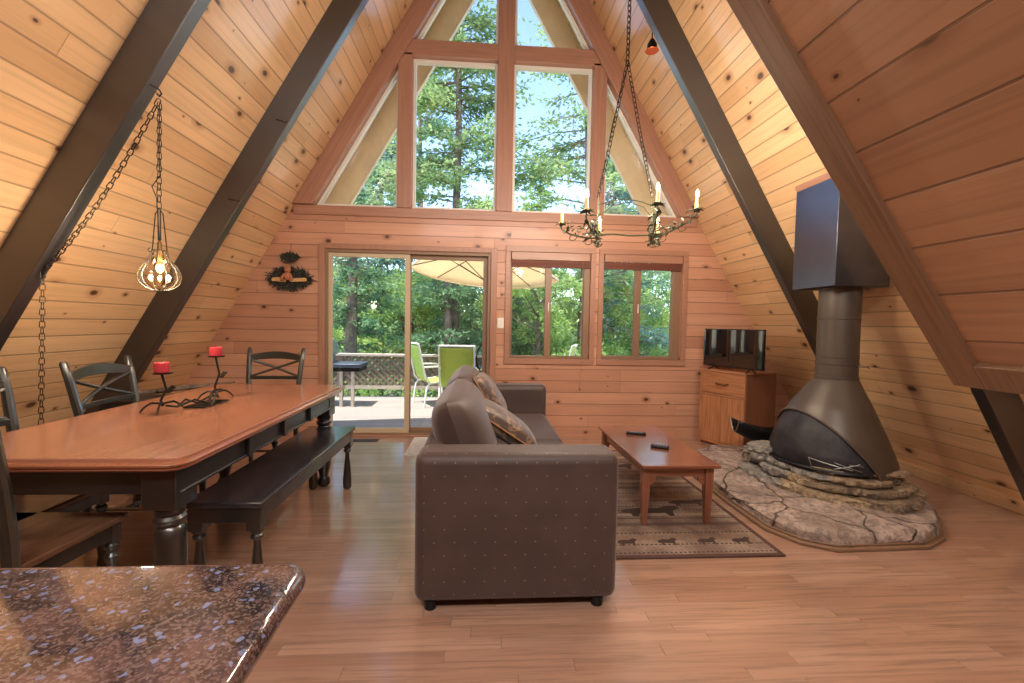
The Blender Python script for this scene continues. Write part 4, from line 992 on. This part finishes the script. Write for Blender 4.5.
# ================================================================== KITCHEN COUNTER
kc = thing('kitchen_counter', 'polished brown granite counter corner in the near left foreground', 'counter', (0, 0, 0))
def chprof(d): # corner polygon inset d:  x from -1.9 to right edge, y back -1.2 .. .648
    P = [(-2.3, -1.3), (-.190, -1.3), (-.250, .635)]+[(-.250-.035+.035*math.cos(t), .635+.035*math.sin(t)) for t in [R(15*i) for i in range(1, 7)]]+[(-2.3, .676)]
    n = len(P); out = []
    for i in range(n):
        a = (Vector(P[i])-Vector(P[i-1])).normalized(); b_ = (Vector(P[(i+1) % n])-Vector(P[i])).normalized(); na, nb = Vector((-a.y, a.x)), Vector((-b_.y, b_.x)); k = d/(1+na.dot(nb)); out.append(tuple(Vector(P[i])+(na+nb)*k))
    return out
th = .040; rg2 = []
for k in range(13):
    a = math.pi*k/12; d = .020-.020*math.sin(a); z = .910-.020+.020*math.cos(a)
    rg2.append([(x, y, z) for x, y in chprof(d)])
n = len(rg2[0]); g = MB(); vs = [p for r_ in rg2 for p in r_]
fs = [(i*n+k, i*n+(k+1) % n, (i+1)*n+(k+1) % n, (i+1)*n+k) for i in range(12) for k in range(n)]+[tuple(range(n))[::-1], tuple(12*n+k for k in range(n))]
g.add(vs, fs).build('granite_worktop', granite, kc, smooth=50)
MB().box(-2.25, -.36, -1.25, .60, .08, .869).box(-2.25, -.42, -1.25, .54, 0, .08).build('base_cabinet', oak, kc, grain=(0, 0, 1))
for k in range(3):
    MB().box(-.36, -.34, -.05-.6*k-.5, -.05-.6*k+.05, .11, .85).build('cabinet_door', oak, kc, grain=(0, 0, 1), bevel=.004)

# ================================================================== OUTDOORS: DECK
DZ = -.05; DY = 7.78
struct(MB().box(-6, 7, WY+.12, DY, DZ-.08, DZ), deck_m, (1, 0, 0), name='deck_floor')
rl = thing('deck_railing', 'weathered deck railing with lattice panels at the far edge of the deck', 'railing', (0, 0, 0))
RYY = DY-.06
MB().box(-6, 7, RYY-.06, RYY+.06, .66, .70).build('top_rail', rail_m, rl, bevel=.004)
MB().box(-6, 7, RYY-.02, RYY+.02, .09, .15).build('bottom_rail', rail_m, rl)
for i, xx in enumerate((-5.4, -3.9, -2.42, -.7, .95, 2.6, 4.25, 5.9)):
    MB().box(xx-.045, xx+.045, RYY-.045, RYY+.045, DZ, .66).build('post', lattice_m, rl)
la = MB()
for s in (-1, 1):
    x = -6.6
    while x < 7:
        a0 = Vector((x, RYY+.012*s, .15)); a1 = Vector((x+s*.51, RYY+.012*s, .66)); d = (a1-a0).normalized(); w_ = Vector((d.z, 0, -d.x))*.021; t_ = Vector((0, .005, 0))
        la.add([a0-w_-t_, a0+w_-t_, a0+w_+t_, a0-w_+t_, a1-w_-t_, a1+w_-t_, a1+w_+t_, a1-w_+t_], [(0, 3, 2, 1), (4, 5, 6, 7), (0, 1, 5, 4), (1, 2, 6, 5), (2, 3, 7, 6), (3, 0, 4, 7)]); x += .112
la.build('lattice', lattice_m, rl, smooth=0)
# patio chairs
lime = plain('lime_sling', (176, 206, 90), .6, noise=.04, scale=30); whm = plain('white_chair_frame', (236, 236, 232), .4)
def patio():
    t = thing('patio_chair', '', 'chair')
    for s in (-1, 1):
        x = s*.25
        g = MB(); g.tube([(x, .22, .0), (x, .20, .36), (x, .22, .41)], .014, 8); g.build('leg', whm, t)
        g = MB(); g.tube([(x, -.24, .0), (x, -.20, .30), (x, -.16, .36)], .014, 8); g.build('leg', whm, t)
        g = MB(); g.tube([(x, .24, .42), (x, .10, .385), (x, -.15, .36), (x, -.22, .45), (x, -.34, .98)], .014, 8); g.build('side_frame', whm, t)
        g = MB(); g.tube([(x, .22, .42), (x*1.06, .24, .56), (x*1.06, .16, .62), (x*1.06, -.05, .625), (x, -.255, .62)], .014, 8); g.build('armrest', whm, t)
    g = MB(); g.tube([(-.25, -.34, .98), (.25, -.34, .98)], .014, 8).tube([(-.25, .24, .42), (.25, .24, .42)], .014, 8); g.build('cross_frame', whm, t)
    cv = [(.22, .42), (.10, .392), (-.13, .37), (-.20, .46), (-.27, .72), (-.33, .95)]
    g = MB(); g.grid(lambda u, v: ((u*2-1)*.235, np.interp(v, np.linspace(0, 1, 6), [p[0] for p in cv]), np.interp(v, np.linspace(0, 1, 6), [p[1] for p in cv])), 6, 26); g.build('sling', lime, t, solid=.006, smooth=60)
    return t
p1 = patio(); GP = 'lime sling patio chairs on the deck'; p1['group'] = GP
p1.location = (-.78, 7.12, DZ); p1.rotation_euler = (0, 0, R(-62)); p1['label'] = 'lime sling patio chair seen side-on, leftmost on the deck'
dup(p1, (-.36, 6.62, DZ), R(0), 'lime sling patio chair seen from behind, pushed up to the glass patio table', GP)
dup(p1, (1.15, 7.05, DZ), R(70), 'lime sling patio chair whose top shows through the window right of the glass door', GP)
pt = thing('patio_table', 'round glass patio table under the umbrella on the deck', 'table', (.12, 7.25, DZ))
MB().lathe([(.55, .60), (.56, .605), (.55, .61)], seg=40).build('glass_top', glass_mat('table_glass', (.78, .92, .88), .25), pt)
MB().lathe([(.545, .59), (.565, .59), (.565, .615), (.545, .615)], seg=40, cap=False).build('rim', whm, pt)
for k in range(4):
    a = math.pi/4+k*math.pi/2; MB().tube([(.50*math.cos(a), .50*math.sin(a), .59), (.42*math.cos(a), .42*math.sin(a), 0)], .014, 8).build('leg', whm, pt)
# umbrella
um = thing('patio_umbrella', 'cream patio umbrella open above the glass patio table', 'umbrella', (.04, 7.32, DZ))
tilt = Matrix.Translation((0, 0, 2.45)) @ Matrix.Rotation(R(-5), 4, 'X') @ Matrix.Rotation(R(4), 4, 'Y') @ Matrix.Translation((0, 0, -2.40))
cn = MB(); UR = 1.24; n8 = 8
def can(u, v):
    a = 2*math.pi*u+R(0); k = (a-R(0))/(2*math.pi/n8); f = k-math.floor(k); rr = math.cos(math.pi/n8)/math.cos((f-.5)*2*math.pi/n8)
    r_ = UR*v*rr*(1+0); z = 2.50-.40*v-.05*math.sin(math.pi*v)*(-1)-.02*math.sin(math.pi*f)*v
    return tuple(tilt @ Vector((r_*math.cos(a), r_*math.sin(a), z)))
cn.grid(can, 48, 9, True); cn.build('canopy', canvas, um, smooth=20, solid=.004)
vl = MB(); vl.grid(lambda u, v: tuple(Vector(can(u, 1))+Vector((0, 0, -.045*v))), 48, 2, True); vl.build('valance', canvas, um, solid=.003)
MB().tube([(0, 0, 0), (0, 0, 1.3), (.0, 0, 2.45)], .022, 10).build('pole', plain('bronze_pole', (98, 92, 84), .5, .3), um)
for k in range(8):
    a = 2*math.pi*k/8+R(0); p0 = tilt @ Vector((.05*math.cos(a), .05*math.sin(a), 2.46)); p1_ = tilt @ Vector((1.2*math.cos(a), 1.2*math.sin(a), 2.09)); MB().tube([p0, p1_], .009, 6).build('rib', plain('rib_bronze', (98, 92, 84), .5), um)
    q0 = Vector((.03*math.cos(a), .03*math.sin(a), 2.02)); q1 = p0.lerp(p1_, .5); MB().tube([q0, q1], .007, 6).build('strut', iron, um)
MB().lathe([(.035, 1.98), (.05, 2.04), (.03, 2.06)], seg=12).build('runner_hub', iron, um)
MB().lathe([(.24, 0), (.25, .03), (.08, .07), (.04, .25), (.03, .26)], seg=24).build('base', iron, um)
# grill
gr = thing('gas_grill', 'dark grill with side shelf on pale legs at the left end of the deck', 'grill', (-2.35, 7.0, DZ))
MB().box(.0, .52, -.24, .24, .60, .66).build('side_shelf', plain('grill_shelf', (74, 84, 100), .35, .3), gr, bevel=.01)
MB().box(.02, .50, -.22, .22, .54, .60).build('shelf_box', black_metal, gr, bevel=.006)
MB().box(-.62, .0, -.26, .26, .40, .78).build('firebox', plain('grill_teal', (112, 136, 132), .4, .3), gr, bevel=.02)
lid = MB(); lid.prism([(-.26, .78), (.26, .78), (.26, .86), (.18, .98), (.05, 1.03), (-.05, 1.03), (-.18, .98), (-.26, .86)], -.60, .04, 'x'); lid.build('lid', plain('grill_teal_lid', (128, 156, 150), .4, .3), gr, bevel=.01)
MB().tube([(.04, -.1, .84), (.07, -.1, .80), (.04, -.1, .76)], .008, 6).build('lid_handle', black_metal, gr)
for x, y in ((.22, -.18), (.39, -.18), (-.58, -.2), (-.58, .2)): MB().box(x-.022, x+.022, y-.022, y+.022, 0, .54).build('leg', rail_m, gr)
# ================================================================== GROUND + FOREST
gb = MB()
def gnd(u, v):
    x = -70+140*u; y = 8.2+72*v; z = -2.6+.9*mn.noise(Vector((x*.08, y*.08, 0)))+(9.0*max(0, v-.30)**1.1)+.3*mn.noise(Vector((x*.5, y*.5, 3)))
    return (x, y, z)
gb.grid(gnd, 60, 40); g_ = gb.build('ground', ground_m, kind='structure', grain=(1, 0, 0))
struct(MB().box(-9, 9, Y0, 8.2, -3.0, -2.6), ground_m, name='ground_near')
lm = {'pine': leaf_mat('pine_needles', (92, 128, 92), (186, 206, 138), .45), 'dark': leaf_mat('fir_needles', (84, 120, 96), (150, 184, 130), .5),
      'lime': leaf_mat('broad_leaves', (116, 156, 84), (206, 224, 140), .7), 'blue': leaf_mat('cedar_needles', (98, 134, 134), (164, 190, 156), .5)}
def leaves(name, pts, dirs, sizes, mat, parent, seed):
    rng = np.random.default_rng(seed); n = len(pts); pts = np.asarray(pts); dirs = np.asarray(dirs); sz = np.asarray(sizes)
    r_ = rng.normal(size=(n, 3)); d = dirs+.55*r_; d /= np.linalg.norm(d, axis=1)[:, None]; s = np.cross(d, rng.normal(size=(n, 3))); s /= np.linalg.norm(s, axis=1)[:, None]
    a = sz[:, None]; wv = .20
    V = np.stack([pts, pts+d*a*.5+s*a*wv, pts+d*a, pts+d*a*.5-s*a*wv], 1).reshape(-1, 3)
    me = bpy.data.meshes.new(name); me.vertices.add(4*n); me.vertices.foreach_set('co', V.astype(np.float32).ravel()); me.loops.add(4*n); me.loops.foreach_set('vertex_index', np.arange(4*n, dtype=np.int32))
    me.polygons.add(n); me.polygons.foreach_set('loop_start', np.arange(0, 4*n, 4, dtype=np.int32)); me.update(calc_edges=True); me.materials.append(mat)
    o = bpy.data.objects.new(name, me); C.objects.link(o); o.parent = parent; return o
def conifer(label, loc_, h, rb, base, nb, mat, seed, density=130, lean=0, size=.16, airy=.0, trunk=.16, droop=.25, grp='conifers beyond the deck', zmax=None):
    rng = np.random.default_rng(seed); t = thing('conifer_tree', label, 'tree', loc_, 0, grp)
    tr = MB(); n = 10; tr.tube([(lean*(i/n)**1.5+.05*math.sin(i*1.3+seed), .05*math.cos(i*1.7+seed), h*i/n) for i in range(n+1)], [trunk*(1-.88*i/n) for i in range(n+1)], 10); tr.build('trunk', bark, t)
    P = []; D = []; S = []; br_ = MB()
    for k in range(nb):
        f = rng.random()**.85; z = base+(h-base)*f; az = rng.random()*2*math.pi; L = rb*(1-f)**.75*(.55+.6*rng.random())+.15
        if rng.random() < airy: continue
        x0 = lean*(z/h)**1.5; d = np.array([math.cos(az), math.sin(az), .15-droop*rng.random()]); e0 = np.array([x0, 0, z]); ln = L
        m_ = max(6, int(1.9*density*L/rb*(.6+.8*rng.random()))); tt = rng.random(m_)**.6*ln
        bend = -.10*(tt/ln)**2*ln; spread = .10+.22*(tt/ln)*(1-.3*tt/ln)*L*.6
        q = e0+d*tt[:, None]; q[:, 2] += bend; lat = rng.normal(size=(m_, 3))*spread[:, None]*np.array([1, 1, .38]); q += lat
        P.append(q); D.append(np.tile(d+np.array([0, 0, -.15]), (m_, 1))); S.append(size*(.6+.8*rng.random(m_)))
        if L > .5: br_.tube([tuple(e0), tuple(e0+d*L*.5), tuple(e0+d*L*.92+np.array([0, 0, -.08*L]))], [.03, .018, .006], 4)
    if br_.v: br_.build('branches', bark, t, smooth=0)
    leaves('foliage', np.concatenate(P), np.concatenate(D), np.concatenate(S), mat, t, seed); return t
def broad(label, loc_, h, r_, mat, seed, nleaf=20000, size=.12, grp='leafy trees beyond the deck'):
    rng = np.random.default_rng(seed); t = thing('leafy_tree', label, 'tree', loc_, 0, grp); tr = MB(); tr.tube([(0, 0, 0), (.1, .05, h*.35), (0, .1, h*.7)], [.12, .09, .04], 8)
    P = []; D = []; S = []; nc = 46
    for k in range(nc):
        z = h*(.12+.88*rng.random()); rr = r_*(1-.75*abs(z/h-.45)**1.4)*math.sqrt(rng.random()); a = rng.random()*6.283; c = np.array([rr*math.cos(a), rr*math.sin(a), z])
        tr.tube([(0, 0, max(.2, z-.8)), tuple(c)], [.03, .008], 4)
        m_ = nleaf//nc; v = rng.normal(size=(m_, 3)); v /= np.linalg.norm(v, axis=1)[:, None]; rad_ = (.35+.45*rng.random())*r_*.42; q = c+v*rad_*(.55+.45*rng.random((m_, 1)))*np.array([1, 1, .75])
        P.append(q); D.append(v*.6+np.array([0, 0, -.2])); S.append(size*(.6+.8*rng.random(m_)))
    tr.build('trunk', bark, t, smooth=0); leaves('foliage', np.concatenate(P), np.concatenate(D), np.concatenate(S), mat, t, seed); return t
GZ = -2.7
conifer('tall pine with thick trunk filling the upper left pane of the gable', (-.93, 15, GZ), 20, 3.1, 5.8, 170, lm['pine'], 1, 170, size=.17, airy=.12, trunk=.20)
conifer('airy pine at the right side of the upper right pane, blue-green', (3.35, 14.5, GZ), 17.5, 3.3, 4.2, 120, lm['pine'], 2, 150, size=.16, airy=.1, trunk=.16)
conifer('small pointed spruce low in the upper right pane of the gable', (2.75, 22, GZ), 12.0, 1.9, 3, 110, lm['lime'], 3, 110, size=.17, trunk=.13)
conifer('blue-green fir seen through the lower left triangle pane', (-4.1, 18, GZ), 13.2, 2.6, 2, 150, lm['blue'], 4, 150, size=.18, trunk=.2)
conifer('fir seen through the lower right triangle pane', (5.6, 19, GZ), 12.6, 2.5, 2, 130, lm['blue'], 5, 140, size=.18, trunk=.2)
conifer('dark trunked fir left of centre in the glass door', (-3.76, 13, GZ), 8.6, 2.0, 1.6, 90, lm['dark'], 6, 110, size=.14, trunk=.26)
conifer('slim fir whose trunk shows under the umbrella canopy', (-1.13, 14, GZ), 7.4, 1.9, 1.8, 80, lm['dark'], 7, 110, size=.14, trunk=.24)
conifer('tall pine reaching over the top left gable pane', (-3.0, 21, GZ), 19.5, 2.3, 9.5, 60, lm['dark'], 8, 120, size=.19, trunk=.2)
conifer('thin grey branched pine behind the right hand window', (5.1, 14.5, GZ), 9.0, 2.2, 2.5, 60, lm['blue'], 9, 60, size=.15, airy=.2, trunk=.12)
for i, (x, y, h, r_, mk, lab) in enumerate([
    (-5.6, 16, 6.0, 2.2, 'lime', 'bright green tree at the far left of the glass door'), (-2.6, 16.5, 5.6, 2.0, 'lime', 'bright green tree between the two trunks in the glass door'),
    (.3, 17, 5.4, 2.2, 'dark', 'dark green tree behind the umbrella pole'), (1.7, 13.5, 5.9, 1.9, 'lime', 'bright leafy tree filling the window beside the glass door'),
    (3.9, 15.5, 5.6, 2.0, 'lime', 'leafy tree in the left half of the right hand window'), (6.2, 17, 5.4, 2.3, 'lime', 'leafy tree in the right half of the right hand window'),
    (-7.8, 19, 7, 2.6, 'dark', 'dark leafy tree beyond the far left end of the deck'), (8.6, 20, 7, 2.8, 'dark', 'dark leafy tree beyond the far right end of the deck')]):
    broad(lab, (x, y, GZ), h, r_, lm[mk], 20+i)
for i, (x, y, h, r_) in enumerate([(-9, 26, 8, 3.4), (-5, 27, 8.2, 3.4), (-1, 26, 7.6, 3.4), (3.2, 27, 7.8, 3.4), (7, 26, 7.8, 3.2), (11, 27, 8, 3.4), (-2.6, 21, 6.2, 2.6), (1.6, 21, 6.0, 2.6)]):
    lab = ['distant forest tree behind the grill end of the deck', 'distant forest tree behind the left trunk in the glass door', 'distant forest tree behind the door mullion', 'distant forest tree behind the window beside the door', 'distant forest tree behind the right hand window', 'distant forest tree at the far right beyond the deck', 'mid-distance tree between the door trunks', 'mid-distance tree behind the umbrella'][i]
    broad(lab, (x, y, GZ), h, r_, lm['dark' if i % 2 else 'lime'], 40+i, 9000, .20, 'distant forest trees')
for i, (x, lab) in enumerate([(-3.6, 'low green bush under the railing at the left'), (-2.1, 'low green bush under the railing behind the grill legs'), (-.9, 'low green bush under the railing behind the left patio chair'), (.9, 'low green bush under the railing behind the patio table'), (2.6, 'low green bush under the railing below the right hand window')]):
    broad(lab, (x, 8.9, -1.9), 1.9, .95, lm['lime'], 60+i, 5000, .07, 'bushes behind the railing')
